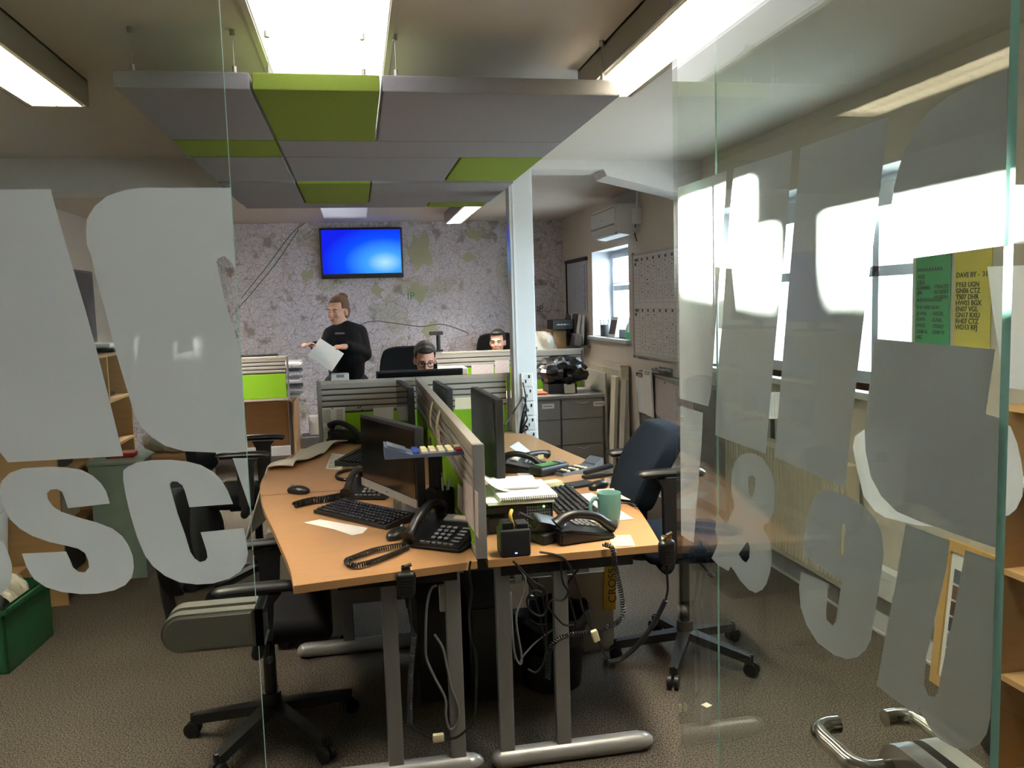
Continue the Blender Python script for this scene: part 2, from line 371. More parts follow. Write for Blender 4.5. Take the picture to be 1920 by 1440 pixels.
# ceiling with two openings for the ribbed skylight panels
LX0, LX1 = -.275, .145
g = G(); g.bx(XL - .2, LX0, YF - .2, YB + .2, ZC, ZC + .25); g.bx(LX1, XR + .35, YF - .2, YB + .2, ZC, ZC + .25)
for a, b in ((YF - .2, 1.75), (4.9, 7.62), (8.55, YB + .2)): g.bx(LX0, LX1, a, b, ZC, ZC + .25)
ST(g, 'ceiling', CEILP)
wb_ = G(); wb_.bx(XL - .2, XR + .35, YB, YB + .2, 0, ZC); WB = ST(wb_, 'wall_back', MAPW)
g = G(); g.bx(XL - .2, XL, YF, YB, 0, ZC); ST(g, 'wall_left', WALLP)
g = G(); g.bx(XL - .2, XR + .35, YF - .2, YF, 0, ZC); ST(g, 'wall_rear', M('rear_wall_paint', '2c2927', .8))
WINS = [(6.83, 7.95, 1.21, 2.03), (3.13, 5.30, 1.10, 2.11)]
def wall_with_holes(name, holes, y0, y1, mat):
    g = G(); ys = sorted({y0, y1} | {h[0] for h in holes} | {h[1] for h in holes})
    for a, b in zip(ys, ys[1:]):
        h = next((h for h in holes if h[0] <= a and h[1] >= b), None)
        if h: g.bx(XR, XR + .3, a, b, 0, h[2]); g.bx(XR, XR + .3, a, b, h[3], ZC)
        else: g.bx(XR, XR + .3, a, b, 0, ZC)
    return ST(g, name, mat)
wall_with_holes('wall_right', WINS, YF, YB, WALLP)
# map lettering printed on the wallpaper
INKGR = M('map_letter_green', '4f7a58', .8); INKGY = M('map_letter_grey', '55585c', .8)
def wall_text(txt, px, py, size, m):
    p = U(px, py, y=YB - .0015); text_mesh(txt, size, 'map_lettering', m, WB, frame_m(p, (1, 0, 0), (0, 0, 1)))
wall_text('IP', 763, 562, .115, INKGR); wall_text('IP', 1006, 585, .105, INKGY); wall_text('B', 437, 634, .10, INKGR)
g = G()
for pts in (((440, 586), (480, 540), (520, 490), (560, 430)), ((452, 560), (500, 500), (545, 440), (572, 418))):
    g.tube([U(*p, y=YB - .0005) for p in pts], .004, n=4, k=3)
g.tube([U(*p, y=YB - .0005) for p in ((668, 612), (700, 602), (740, 606), (790, 612), (830, 608), (880, 625))], .005, n=4)
g.build('map_railway_line', INKGY, WB)
GRN = M('map_green_patch', 'a8ab8e', .8, var=.1, vs_=20)
for k, (px, py, rx, rz_) in enumerate(((783, 548, .10, .10), (705, 545, .07, .05), (877, 482, .08, .045), (806, 618, .09, .08), (790, 470, .12, .2), (577, 515, .06, .05), (890, 440, .10, .06))):
    p = U(px, py, y=YB - .0002); g = G()
    lp = [(p.x + rx * (1 + .35 * math.sin(3 * t + k) * math.cos(2 * t)) * math.cos(t), p.y, p.z + rz_ * (1 + .3 * math.sin(4 * t + k)) * math.sin(t)) for t in [i * 2 * PI / 26 for i in range(26)]]
    g.prism(lp, (0, -.0006, 0)); g.build('map_green_patch', GRN, WB)

# skirting, pipe
g = G(); g.bx(XR - .016, XR, 1.5, YB, 0, .1); g.bx(XR - .022, XR, 1.5, YB, 0, .012); ST(g, 'baseboard_right', WHITE)
g = G(); g.bx(XL, XL + .016, 1.5, YB, 0, .1); ST(g, 'baseboard_left', WHITE)
g = G(); g.bx(XL, XR, YB - .016, YB, 0, .1); ST(g, 'baseboard_back', WHITE)
g = G(); g.bx(XR - .07, XR - .016, 1.6, 6.4, .2, .33, bev=.006); ST(g, 'trim_1', WHITE)

# ceiling beam with the sloping haunch on the right, column under it
g = G(); yb0, yb1 = 5.28, 5.52
g.bx(XL, -.75, yb0, yb1, 2.27, ZC); g.bx(-.75, 1.62, yb0, yb1, 2.40, ZC)
g.prism([(1.62, yb0, ZC), (XR, yb0, ZC), (XR, yb0, 2.19), (2.12, yb0, 2.25), (1.64, yb0, 2.36), (1.62, yb0, 2.40)], (0, yb1 - yb0, 0))
ST(g, 'trim_2', M('beam_paint', 'cfcbc6', .8))
col = G(); col.bx(.965, 1.115, 5.16, 5.27, 0, 2.42, bev=.004); COLM = ST(col, 'trim_3', M('column_gloss', 'd4d6d6', .18))
g = G(); g.bx(.985, 1.0, 5.157, 5.161, .75, 2.4); g.build('corner_bead', WHITE, COLM)

# windows
SASH = M('sash_white', 'cfd6e0', .4)
FILMW = None
for k, (y0, y1, z0, z1) in enumerate(WINS):
    xo = XR + .2
    fr = G(); fw = .06
    fr.bx(xo, xo + .06, y0, y0 + fw, z0, z1); fr.bx(xo, xo + .06, y1 - fw, y1, z0, z1); fr.bx(xo, xo + .06, y0 + fw, y1 - fw, z0, z0 + fw); fr.bx(xo, xo + .06, y0 + fw, y1 - fw, z1 - fw, z1)
    w = ST(fr, 'window_%d' % (k + 1), SASH)
    zm = (z0 + z1) / 2 + .05; ym = (y0 + y1) / 2
    g = G(); g.bx(xo + .005, xo + .05, y0 + fw, y1 - fw, zm - .025, zm + .025); g.build('transom', SASH, w)
    nl = 2 if y1 - y0 < 1.5 else 4; cuts = [y0 + fw - .025 + (y1 - y0 - 2 * fw + .05) * i / nl for i in range(nl + 1)]
    for yc_ in cuts[1:-1]: g = G(); g.bx(xo + .005, xo + .05, yc_ - .025, yc_ + .025, z0 + fw, z1 - fw); g.build('mullion', SASH, w)
    for za, zb in ((z0 + fw, zm - .025), (zm + .025, z1 - fw)):
        for ya, yb in zip(cuts, cuts[1:]):
            g = G(); g.bx(xo + .025, xo + .031, ya + .025, yb - .025, za, zb); g.build('pane', GLASS, w)
    g = G(); g.bx(XR - .05, xo, y0 - .05, y1 + .05, z0 - .035, z0, bev=.008); g.build('window_sill', WHITE, w)
    g = G(); g.bx(XR + .001, xo, y0, y0 + .004, z0, z1); g.bx(XR + .001, xo, y1 - .004, y1, z0, z1); g.bx(XR + .001, xo, y0, y1, z1 - .004, z1); g.build('reveal_lining', WHITE, w)
    if k == 0:
        g = G(); zt = z1 - .07
        while zt > (zm + .03 if k == 0 else zm - .12): g.box((xo - .012, ym, zt), (.022, y1 - y0 - .14, .0015), ry=.5); zt -= .022
        o = g.build('blind_slats', SASH, w); o['kind'] = 'stuff'
        g = G(); g.bx(xo - .03, xo, y0 + .06, y1 - .06, z1 - .075, z1 - .05); g.build('blind_headrail', SASH, w)
        g = G(); g.cyl((xo - .02, y0 + .14, z1 - .07), (xo - .02, y0 + .14, z1 - .38), .002, n=6); g.build('blind_cord', SASH, w)
    if k == 1:
        g = G(); g.bx(xo - .035, xo - .032, y0 + .07, 4.76, z1 - .14, z1 - .03); rb = g.build('sun_cut_blind', WHITE, w); g = G(); g.cyl((xo - .03, y0 + .06, z1 - .025), (xo - .03, 4.78, z1 - .025), .018, n=12); g.build('sun_cut_roller', SASH, rb); g = G(); g.bx(xo - .04, xo - .028, y0 + .07, 4.76, z1 - .152, z1 - .138); g.build('bottom_bar', SASH, rb)  # blind added to keep the sun off the tops of the door letters
# pale rendered building across the yard, its roof line shading the lower panes
EXT = M('pale_render_outside', '9aa0b6', .9, var=.05, vs_=1); ROOFM = M('slate_roof_outside', '8f93a0', .8)
dS = SUN_TO; XO = 8.0
def ext_top(y): # height that puts the shadow edge on the door at eye level
    t = (XO - .6) / dS.x; yd = y - t * dS.y; zd = 2.0 if yd > 2.12 else (1.60 + (min(yd, 1.55) - 1.3) * .20 if yd > 1.04 else 1.57)  # raised far section is made up to block sun into the corridor
    return zd + t * dS.z
bld = T('neighbouring_building', 'pale rendered building seen outside the right-hand windows', 'building', (XO, 14, 0))
t_ = (XO - .6) / dS.x * dS.y; ys = [6, 1.03 + t_, 1.05 + t_, 2.11 + t_, 2.13 + t_, 22]
g = G(); g.prism([(0, y - 14, -.5) for y in (ys[0], ys[-1])] + [(0, y - 14, ext_top(y)) for y in reversed(ys)], (.3, 0, 0)); g.build('wall', EXT, bld)
g = G(); g.prism([(-.05, y - 14, ext_top(y) - .12) for y in ys] + [(-.05, y - 14, ext_top(y) - .01) for y in reversed(ys)], (.05, 0, 0)); g.build('fascia', ROOFM, bld)
g = G(); g.bx(XR + .5, 40, -20, 50, -.6, -.5); gr = one(g, 'yard', M('yard_concrete', '9a9a98', .9, var=.1), 'grey concrete yard outside the windows', 'ground'); gr['kind'] = 'structure'

# ------------------------------------------------------------------ ceiling lights and skylights
def louvre_light(x0, x1, y0, y1, label, tube, zb=2.36, blades=None):
    L = y1 - y0; r = T('ceiling_light', label, 'ceiling light', ((x0 + x1) / 2, y0, zb), 0, 'louvred fluorescent ceiling lights'); w = (x1 - x0) / 2
    g = G(); t = .008
    g.bx(-w - .02, -w - .02 + t, 0, L, 0, .1); g.bx(w + .02 - t, w + .02, 0, L, 0, .1); g.bx(-w - .02, w + .02, 0, t, 0, .1); g.bx(-w - .02, w + .02, L - t, L, 0, .1); g.bx(-w - .02, w + .02, 0, L, .092, .1)
    g.build('housing', HOUS, r)
    g = G(); g.bx(-w * .85, w * .85, .03, L - .03, .078, .086); g.build('tube', tube, r)
    n = int(L / .06)
    for i in range(1, n):
        y = L * i / n; g = G(); g.prism([(-w, y, 0), (-w * .5, y, .012), (0, y, 0), (w * .5, y, .012), (w, y, 0), (w, y, .06), (-w, y, .06)], (0, .003, 0)); g.build('blade', LOUV, r)
    g = G(); g.bx(-.002, .002, .01, L - .01, 0, .06); g.bx(-w, -w + .003, .01, L - .01, 0, .06); g.bx(w - .003, w, .01, L - .01, 0, .06); g.build('louvre_rail', LOUV, r)
    return r
louvre_light(-1.19, -1.005, 2.15, 3.56, 'louvred ceiling light at the left, beside the grey raft end', TUBE)
louvre_light(.925, 1.105, 1.62, 3.27, 'louvred ceiling light over the right end of the raft', TUBE)
louvre_light(.92, 1.06, 6.85, 8.32, 'louvred ceiling light near the television wall, mostly behind the raft', TUBE2, blades=16)
louvre_light(-1.35, -1.18, 6.6, 8.05, 'louvred ceiling light in the far left corner', TUBE2, blades=14)
louvre_light(-2.2, -2.0, -1.6, .2, 'added unseen louvred ceiling light on the viewer side of the glass', TUBEC, blades=14)  # unseen fixture added behind the camera to light the frosted film
def skylight_box(y0, y1, m, label):  # skylight: the ribbed sheet itself emits in place of the daylight above
    r = T('skylight_panel', label, 'ceiling light', ((LX0 + LX1) / 2, y0, ZC), 0)
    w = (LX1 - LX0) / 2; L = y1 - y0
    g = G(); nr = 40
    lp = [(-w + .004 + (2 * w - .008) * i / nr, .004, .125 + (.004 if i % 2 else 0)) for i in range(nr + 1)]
    g.prism(lp + [(w - .004, .004, .14), (-w + .004, .004, .14)], (0, L - .008, 0)); g.build('ribbed_emitting_sheet', m, r)
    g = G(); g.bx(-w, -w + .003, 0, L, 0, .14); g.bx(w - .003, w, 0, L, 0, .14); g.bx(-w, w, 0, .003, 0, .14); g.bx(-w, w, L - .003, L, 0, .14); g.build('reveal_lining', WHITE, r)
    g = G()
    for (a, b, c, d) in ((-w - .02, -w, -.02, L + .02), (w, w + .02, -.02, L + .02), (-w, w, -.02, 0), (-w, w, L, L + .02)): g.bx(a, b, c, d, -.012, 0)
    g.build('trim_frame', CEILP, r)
skylight_box(1.77, 4.88, SKYL1, 'long bright ribbed skylight panel above the acoustic raft')
skylight_box(7.63, 8.54, SKYL2, 'small dim ribbed skylight panel in front of the television')

# ------------------------------------------------------------------ acoustic raft
CX = [-.72, -.30, .115, .53, .945]; ZR = 2.26
RAFT = [(2.85, 3.675, [(0, 1, 0, 'large grey felt panel at the front left corner of the ceiling raft'), (1, 2, 1, 'large green felt panel in the front row of the ceiling raft'), (2, 4, 0, 'wide grey felt panel at the front right of the ceiling raft')]),
        (3.685, 4.065, [(0, 1, 1, 'narrow green felt panel behind the front left grey panel of the raft'), (1, 4, 0, 'long narrow grey felt strip across the ceiling raft')]),
        (4.08, 4.82, [(0, 1, 0, 'grey felt panel at the left end of the raft, third row'), (1, 3, 0, 'wide grey felt panel in the raft beside the green one'), (3, 4, 1, 'green felt panel at the right edge of the raft, third row')]),
        (4.86, 5.75, [(0, 1, 0, 'grey felt panel at the left end of the raft, fourth row'), (1, 2, 1, 'green felt panel in the middle of the fourth raft row'), (2, 4, 0, 'wide grey felt panel at the right of the fourth raft row')]),
        (5.775, 6.08, [(0, 3, 0, 'long grey felt strip at the far end of the ceiling raft'), (3, 4, 1, 'small green felt panel at the far right corner of the raft')])]
for ri, (y0, y1, row) in enumerate(RAFT):
    for (a, b, green, lab) in row:
        x0, x1 = CX[a] + .004, CX[b] - .004; dz = 0 if ri != 3 else -.008
        r = T('acoustic_panel', lab, 'ceiling panel', ((x0 + x1) / 2, (y0 + y1) / 2, ZR + dz), 0, 'felt panels of the ceiling raft')
        w, d = (x1 - x0) / 2, (y1 - y0) / 2
        g = G(); g.box((0, 0, .0275), (2 * w, 2 * d, .055), bev=.006, seg=2); g.build('felt_board', FELTL if green else FELTG, r)
        for sx in (-1, 1):
            for sy in (-1, 1):
                xx, yy = sx * (w - .05), sy * (d - .05)
                g = G(); g.cyl((xx, yy, .05), (xx, yy, ZC - ZR - dz - .01), .0012, n=6); wv = g.build('suspension_wire', STEEL, r)
                g = G(); g.cyl((xx, yy, .053), (xx, yy, .085), .007, n=10); g.build('gripper', STEEL, wv)
                g = G(); g.cyl((xx, yy, ZC - ZR - dz - .02), (xx, yy, ZC - ZR - dz), .009, n=10); g.build('ceiling_fixing', STEEL, wv)

# ------------------------------------------------------------------ glass screen and door
def film(loop, name, parent, plane, off=Vector((0, 0, 0)), holes=(), th=.0008):
    k, v = plane
    f = (lambda p: U(p[0], p[1], x=v)) if k == 'x' else (lambda p: U(p[0], p[1], y=v))
    g = G(); g.flat([f(p) - off for p in loop], [[f(p) - off for p in h] for h in holes])   # self-adhesive film: one skin on the glass
    return g.build(name, FILM, parent, ang=20)
def pane(name, x0, x1, y0, y1, z0, z1, axis, clear_far=False):
    """clear sheet; its edge faces are green"""
    g = G(); g.bx(x0, x1, y0, y1, z0, z1); g.bm.normal_update()
    for f in g.bm.faces: f.material_index = 0 if abs(f.normal[axis]) > .9 or (clear_far and f.normal.y > .9) else 1
    return g.build(name, None, None, mats=[GLASS, EDGEG])
xe = U(455, 720, y=YG).x
LP = pane('wall_glass_left', XL, xe, YG - .005, YG + .005, .0, ZC, 1); LP['kind'] = 'structure'; tag(LP, 'fixed clear glass screen with frosted lettering at the left', 'glass screen')
PL = ('y', YG + .0065)
film([(-80, 356), (95, 355), (112, 418), (130, 480), (160, 580), (184, 667), (205, 750), (231, 855), (120, 861), (15, 867), (0, 848), (-30, 750), (-80, 560)], 'frosted_letter', LP, PL)
film([(433, 352), (267, 352), (230, 357), (200, 368), (177, 387), (163, 410), (161, 433), (163, 460), (171, 480), (180, 520), (200, 592), (217, 660), (240, 737), (252, 777), (265, 800), (285, 820), (310, 836), (345, 846), (410, 849), (465, 846), (449, 655), (447, 652), (439, 620), (430, 590), (420, 555), (411, 515), (406, 492), (409, 484), (420, 480), (431, 487), (440, 503), (442, 506)], 'frosted_letter', LP, PL)
film([(-60, 1010), (5, 1015), (12, 1028), (20, 1050), (23, 1064), (21, 1089), (12, 1104), (0, 1116), (-60, 1120)], 'frosted_letter', LP, PL)
film([(3, 902), (18, 887), (43, 878), (92, 875), (122, 876), (153, 881), (174, 892), (189, 906), (199, 921), (206, 944), (127, 953), (122, 936), (116, 922), (107, 917), (95, 918), (88, 925), (90, 936), (101, 951), (116, 960), (147, 970), (183, 980), (211, 991), (229, 1005), (241, 1022), (249, 1043), (251, 1064), (247, 1083), (235, 1097), (214, 1107), (183, 1113), (153, 1114), (116, 1110), (86, 1101), (64, 1086), (50, 1064), (41, 1038), (124, 1034), (131, 1049), (137, 1064), (147, 1072), (159, 1073), (167, 1064), (165, 1049), (159, 1037), (147, 1029), (128, 1024), (92, 1016), (61, 1005), (37, 991), (18, 973), (6, 948), (0, 927)], 'frosted_letter', LP, PL)
film([(231, 882), (240, 875), (257, 867), (282, 863), (320, 862), (350, 865), (377, 872), (400, 885), (415, 900), (427, 920), (437, 945), (355, 951), (347, 922), (342, 910), (332, 903), (322, 903), (318, 907), (321, 920), (332, 960), (347, 1002), (357, 1035), (365, 1047), (375, 1054), (385, 1051), (389, 1045), (387, 1032), (376, 998), (457, 990), (462, 1015), (465, 1037), (462, 1055), (450, 1072), (430, 1085), (400, 1094), (370, 1096), (337, 1092), (310, 1080), (287, 1062), (272, 1042), (257, 1007), (245, 967), (235, 925), (231, 900)], 'frosted_letter', LP, PL)
film([(436, 859), (464, 859), (471, 960)], 'frosted_letter', LP, PL)
# lock keeper on the fixed screen
z0, z1 = U(400, 1207, y=YG).z, U(400, 1137, y=YG).z; xk = U(308, 1175, y=YG).x; hz = (z1 - z0) / 2; zc = (z0 + z1) / 2
kp = T('lock_keeper', 'satin metal lock keeper box clamped on the left glass edge', 'lock', (xe, YG, zc))
lp = [(0, hz), (xk - xe + hz, hz)] + [(xk - xe + hz + hz * math.cos(a), hz * math.sin(a)) for a in [PI / 2 + PI * i / 14 for i in range(1, 14)]] + [(xk - xe + hz, -hz), (0, -hz)]
g = G(); g.prism([(x, -.034, z) for x, z in lp], (0, .027, 0)); bmesh.ops.bevel(g.bm, geom=[e for e in g.bm.edges if e.calc_face_angle(0) > 1.0 and all(v.co.y < -.03 for v in e.verts)], offset=.006, segments=3, affect='EDGES'); g.build('keeper_case', STEEL, kp)
g = G(); g.prism([(x, .007, z) for x, z in lp], (0, .027, 0)); g.build('keeper_back', STEEL, kp)
g = G(); g.bx(.0, .014, -.032, .032, -hz, hz, bev=.002); g.build('strike_plate', BLACKG, kp)
g = G(); g.bx(.014, .016, -.032, .032, -hz, -hz + .003); g.bx(.014, .016, -.032, .032, hz - .003, hz); g.build('strike_rim', CHROME, kp)

xr = U(1345, 720, y=YG).x
RP = pane('wall_glass_right', xr, XR, YG - .004, YG + .004, 0, ZC, 1); RP['kind'] = 'structure'; tag(RP, 'fixed clear glass screen behind the open door', 'glass screen')
zt, zb = 1.751, U(1358, 467, y=YG).z
def wl(l): return [(x, YG + .0065, z) for x, z in l]
g = G(); g.flat(wl([(1.1, zt), (1.62, zt), (1.62, zb), (1.1, zb)])); g.build('frosted_letter', FILM, RP, ang=20)
film([(1347, 495), (1380, 495), (1392, 616), (1347, 616)], 'frosted_letter', RP, PL)
film([(1851, 500), (1990, 495), (2000, 740), (1882, 727), (1871, 644), (1862, 591)], 'frosted_letter', RP, PL)
film([(1436, 735), (1480, 735), (1480, 785), (1436, 785)], 'frosted_letter', RP, PL)
film([(1599, 838), (1607, 881), (1619, 930), (1640, 958), (1659, 970), (1714, 984), (1760, 988), (1830, 980), (1892, 966), (1905, 955), (1917, 930), (1919, 895), (1915, 865), (1907, 830), (1895, 800), (1870, 783), (1850, 777), (1760, 781), (1680, 788), (1625, 802), (1603, 818)], 'frosted_letter', RP, PL)
# the open door
XD = .60; yd0, yd1 = U(1884, 720, x=XD).y, U(1271, 720, x=XD).y
DR = pane('door_1', XD - .005, XD + .005, yd0, yd1, .01, 2.42, 0, True); DR['kind'] = 'structure'; tag(DR, 'frameless glass door standing open towards the viewer', 'door')
PD = ('x', XD + .0056)
film([(1271, 352), (1363, 320), (1353, 467), (1342, 610), (1338, 669), (1333, 737), (1328, 762), (1274, 747)], 'frosted_letter', DR, PD)
film([(1275, 761), (1318, 774), (1315, 840), (1308, 920), (1301, 1017), (1292, 1013), (1277, 1003)], 'frosted_letter', DR, PD)
film([(1376, 316), (1486, 281), (1471, 466), (1454, 640), (1447, 720), (1436, 851), (1394, 836), (1341, 816), (1343, 756), (1349, 659), (1354, 611), (1363, 467)], 'frosted_letter', DR, PD)
film([(1501, 277), (1666, 219), (1651, 348), (1631, 502), (1613, 653), (1596, 800), (1585, 914), (1520, 886), (1452, 857), (1462, 740), (1480, 520)], 'frosted_letter', DR, PD)
film([(1677, 348), (1685, 317), (1697, 277), (1717, 240), (1743, 207), (1780, 180), (1830, 153), (1889, 130), (1886, 400), (1884, 460), (1770, 476), (1665, 490), (1658, 495), (1666, 430)], 'frosted_letter', DR, PD)
film([(1640, 635), (1866, 655), (1848, 776), (1880, 786), (1872, 1029), (1779, 997), (1720, 976), (1681, 959), (1652, 930), (1633, 895), (1623, 847), (1621, 798), (1628, 740)], 'frosted_letter', DR, PD)
film([(1404, 849), (1416, 851), (1429, 858), (1441, 875), (1449, 892), (1453, 918), (1452, 937), (1450, 961), (1441, 978), (1429, 989), (1437, 1001), (1443, 1015), (1447, 1034), (1447, 1050), (1444, 1073), (1437, 1095), (1429, 1106), (1417, 1112), (1404, 1106), (1388, 1089), (1377, 1071), (1370, 1062), (1366, 1071), (1347, 1060), (1334, 1047), (1342, 1030), (1347, 1015), (1341, 996), (1344, 961), (1352, 970), (1361, 986), (1371, 964), (1378, 949), (1374, 933), (1371, 912), (1372, 889), (1377, 867), (1388, 853)], 'frosted_letter', DR, PD,
     holes=[[(1410, 891), (1416, 896), (1416, 908), (1414, 922), (1409, 933), (1404, 924), (1403, 904), (1404, 894)], [(1402, 1014), (1406, 1027), (1405, 1046), (1399, 1055), (1392, 1050), (1385, 1039)]])
film([(1506, 1040), (1506, 1016), (1510, 990), (1516, 960), (1524, 937), (1537, 920), (1556, 917), (1582, 927), (1607, 939), (1625, 954), (1643, 976), (1654, 1003), (1657, 1034), (1652, 1080), (1645, 1125), (1639, 1159), (1633, 1199), (1622, 1220), (1607, 1232), (1588, 1236), (1564, 1228), (1533, 1205), (1512, 1171), (1501, 1138), (1498, 1101), (1502, 1072), (1555, 1095), (1552, 1113), (1549, 1144), (1550, 1162), (1561, 1173), (1567, 1165), (1571, 1138), (1576, 1107), (1578, 1090), (1540, 1064)], 'frosted_letter', DR, PD,
     holes=[[(1581, 981), (1585, 984), (1584, 1041), (1572, 1036)]])
film([(1698, 983), (1781, 1014), (1774, 1070), (1754, 1153), (1737, 1231), (1732, 1284), (1740, 1304), (1752, 1307), (1759, 1299), (1764, 1265), (1788, 1153), (1810, 1031), (1871, 1052), (1864, 1177), (1857, 1345), (1850, 1376), (1837, 1395), (1817, 1407), (1791, 1403), (1762, 1387), (1743, 1365), (1732, 1345), (1724, 1325), (1722, 1342), (1697, 1325), (1673, 1308), (1644, 1285), (1660, 1192), (1677, 1109)], 'frosted_letter', DR, PD)
# lock case and the two lever handles
zl = 1.008; yl = .80; ye_ = .785
lk = G()
for s_ in (-1, 1):
    lp = [(yd0 + .01, .038), (ye_, .038)] + [(ye_ + .038 * math.cos(a), .038 * math.sin(a)) for a in [PI / 2 - PI * i / 12 for i in range(1, 12)]] + [(ye_, -.038), (yd0 + .01, -.038)]
    lk.prism([(XD + s_ * .006, y, zl + z) for y, z in lp], (s_ * .024, 0, 0))
lk.build('lock_case', STEEL, DR)
for s_ in (-1, 1):
    r = .0105; zh = zl + .007; xo = XD + s_ * .068
    g = G(); g.tube([(XD + s_ * .02, yl, zh), (XD + s_ * .05, yl, zh), (xo - s_ * .006, yl + .006, zh), (xo, yl + .02, zh), (xo, yl + .045, zh), (xo, yl + .075, zh), (xo - s_ * .005, yl + .092, zh), (xo - s_ * .02, yl + .1, zh), (xo - s_ * .036, yl + .1, zh)], r, n=16)
    g.build('lever_handle', CHROME, DR)
    g = G(); g.cyl((XD + s_ * .006, yl, zh), (XD + s_ * .03, yl, zh), .016, n=20); g.build('handle_rose', STEEL, DR)
g = G(); g.bx(XL, xe, YG - .012, YG + .012, 0, .02); g.bx(xr, XR, YG - .012, YG + .012, 0, .02); g.bx(XL, XR, YG - .012, YG + .012, ZC - .02, ZC); ST(g, 'trim_4', STEEL)

# ================================================================== DESKS
def desk_top(pts, label, name='desk'):
    r = T(name, label, 'desk', (0, 0, 0)); g = G(); g.prism([(x, y, DZ - .025) for x, y in pts], (0, 0, .025)); g.build('tabletop', BEECH, r); return r
def xy(px, py): p = D(px, py); return (p.x, p.y)
def foot_frame(r, xs, x0, x1, y, label=None):
    for x in xs:
        g = G(); g.box((x, y, (DZ - .025 + .05) / 2), (.05, .03, DZ - .025 - .05), bev=.004); g.build('leg', LEGM, r)
    g = G(); g.tube([(x0, y, .03), (x1, y, .03)], .034, n=14, k=1)
    for v in g.bm.verts: v.co.z = max(v.co.z, .004)
    g.ell((x0, y, .03), (.03, .034, .03)); g.ell((x1, y, .03), (.05, .034, .03)); g.build('foot', SILVER, r)
    g = G(); g.bx(x0 + .02, x1 - .02, y - .02, y + .02, DZ - .065, DZ - .025); g.build('top_rail', BLACKM, r)
XS = .362; ysm = 3.775
NL = catmull([Vector((*xy(*p), 0)) for p in ((550, 1099), (544, 1068), (531, 1035), (511, 990), (496, 958), (488, 930))], 4)
dl = desk_top([(XS - .018, 2.575)] + [(p.x, p.y) for p in NL] + [(XS - .018, ysm)], 'wave-fronted beech desk nearest the glass, left of the divider')
foot_frame(dl, (.06, .265), -.12, .30, 2.62); foot_frame(dl, (-.1, .2), -.3, .29, 3.7)
g = G(); g.bx(-.40, .33, 3.60, 3.618, .26, .66); g.build('modesty_panel', CABM, dl)
FLp = catmull([Vector((*xy(*p), 0)) for p in ((488, 929), (489, 905), (505, 880), (540, 857), (575, 840), (600, 829))], 4)
dl2 = desk_top([(XS - .018, ysm + .004)] + [(p.x, p.y + (.004 if i == 0 else 0)) for i, p in enumerate(FLp)] + [(XS - .018, 5.22)], 'beech desk in the far left of the pod against the green partition')
foot_frame(dl2, (-.1, .2), -.3, .29, 5.1)
NR = catmull([Vector((*xy(*p), 0)) for p in ((1239, 1021), (1222, 992), (1205, 965), (1190, 945), (1172, 925), (1150, 903), (1132, 886))], 3)
dr = desk_top([(XS + .018, 2.575)] + [(p.x, p.y) for p in NR] + [(XS + .018, ysm)], 'beech desk nearest the glass, right of the divider')
foot_frame(dr, (.43, .625), .405, .895, 2.62); foot_frame(dr, (.5, .75), .42, 1.0, 3.7)
g = G(); g.bx(.42, 1.0, 3.60, 3.618, .26, .66); g.build('modesty_panel', CABM, dr)
FRp = catmull([Vector((*xy(*p), 0)) for p in ((1132, 885), (1107, 866), (1050, 841), (990, 814))], 3)
dr2 = desk_top([(XS + .018, ysm + .004)] + [(p.x, p.y + (.004 if i == 0 else 0)) for i, p in enumerate(FRp)] + [(.95, 5.14), (.95, 5.22), (XS + .018, 5.22)], 'beech desk in the far right of the pod beside the column')
foot_frame(dr2, (.5, .8), .39, 1.0, 5.05)
# desk for the man behind the partition, far desks
def plain_desk(x0, x1, y0, y1, label, z=DZ):
    r = T('desk', label, 'desk', ((x0 + x1) / 2, (y0 + y1) / 2, 0)); w, d = (x1 - x0) / 2, (y1 - y0) / 2
    g = G(); g.bx(-w, w, -d, d, z - .025, z, bev=.003); g.build('tabletop', BEECH, r)
    for sx in (-1, 1):
        g = G(); g.bx(sx * (w - .03) - .025, sx * (w - .03) + .025, -.03, .03, .04, z - .025); g.build('leg', LEGM, r)
        g = G(); g.bx(sx * (w - .03) - .03, sx * (w - .03) + .03, -d + .04, d - .04, 0, .04, bev=.01); g.build('foot', LEGM, r)
    g = G(); g.bx(-w + .06, w - .06, -.01, .01, .25, z - .05); g.build('modesty_panel', SHELFW, r)
    return r
plain_desk(-.22, .95, 5.30, 5.98, 'desk of the person with glasses behind the green partition')
plain_desk(.72, 1.62, 8.08, 8.62, 'far desk of the dark-haired person under the map wall')
ld = plain_desk(-1.75, -.63, 7.86, 8.55, 'far left desk behind the short green partition')

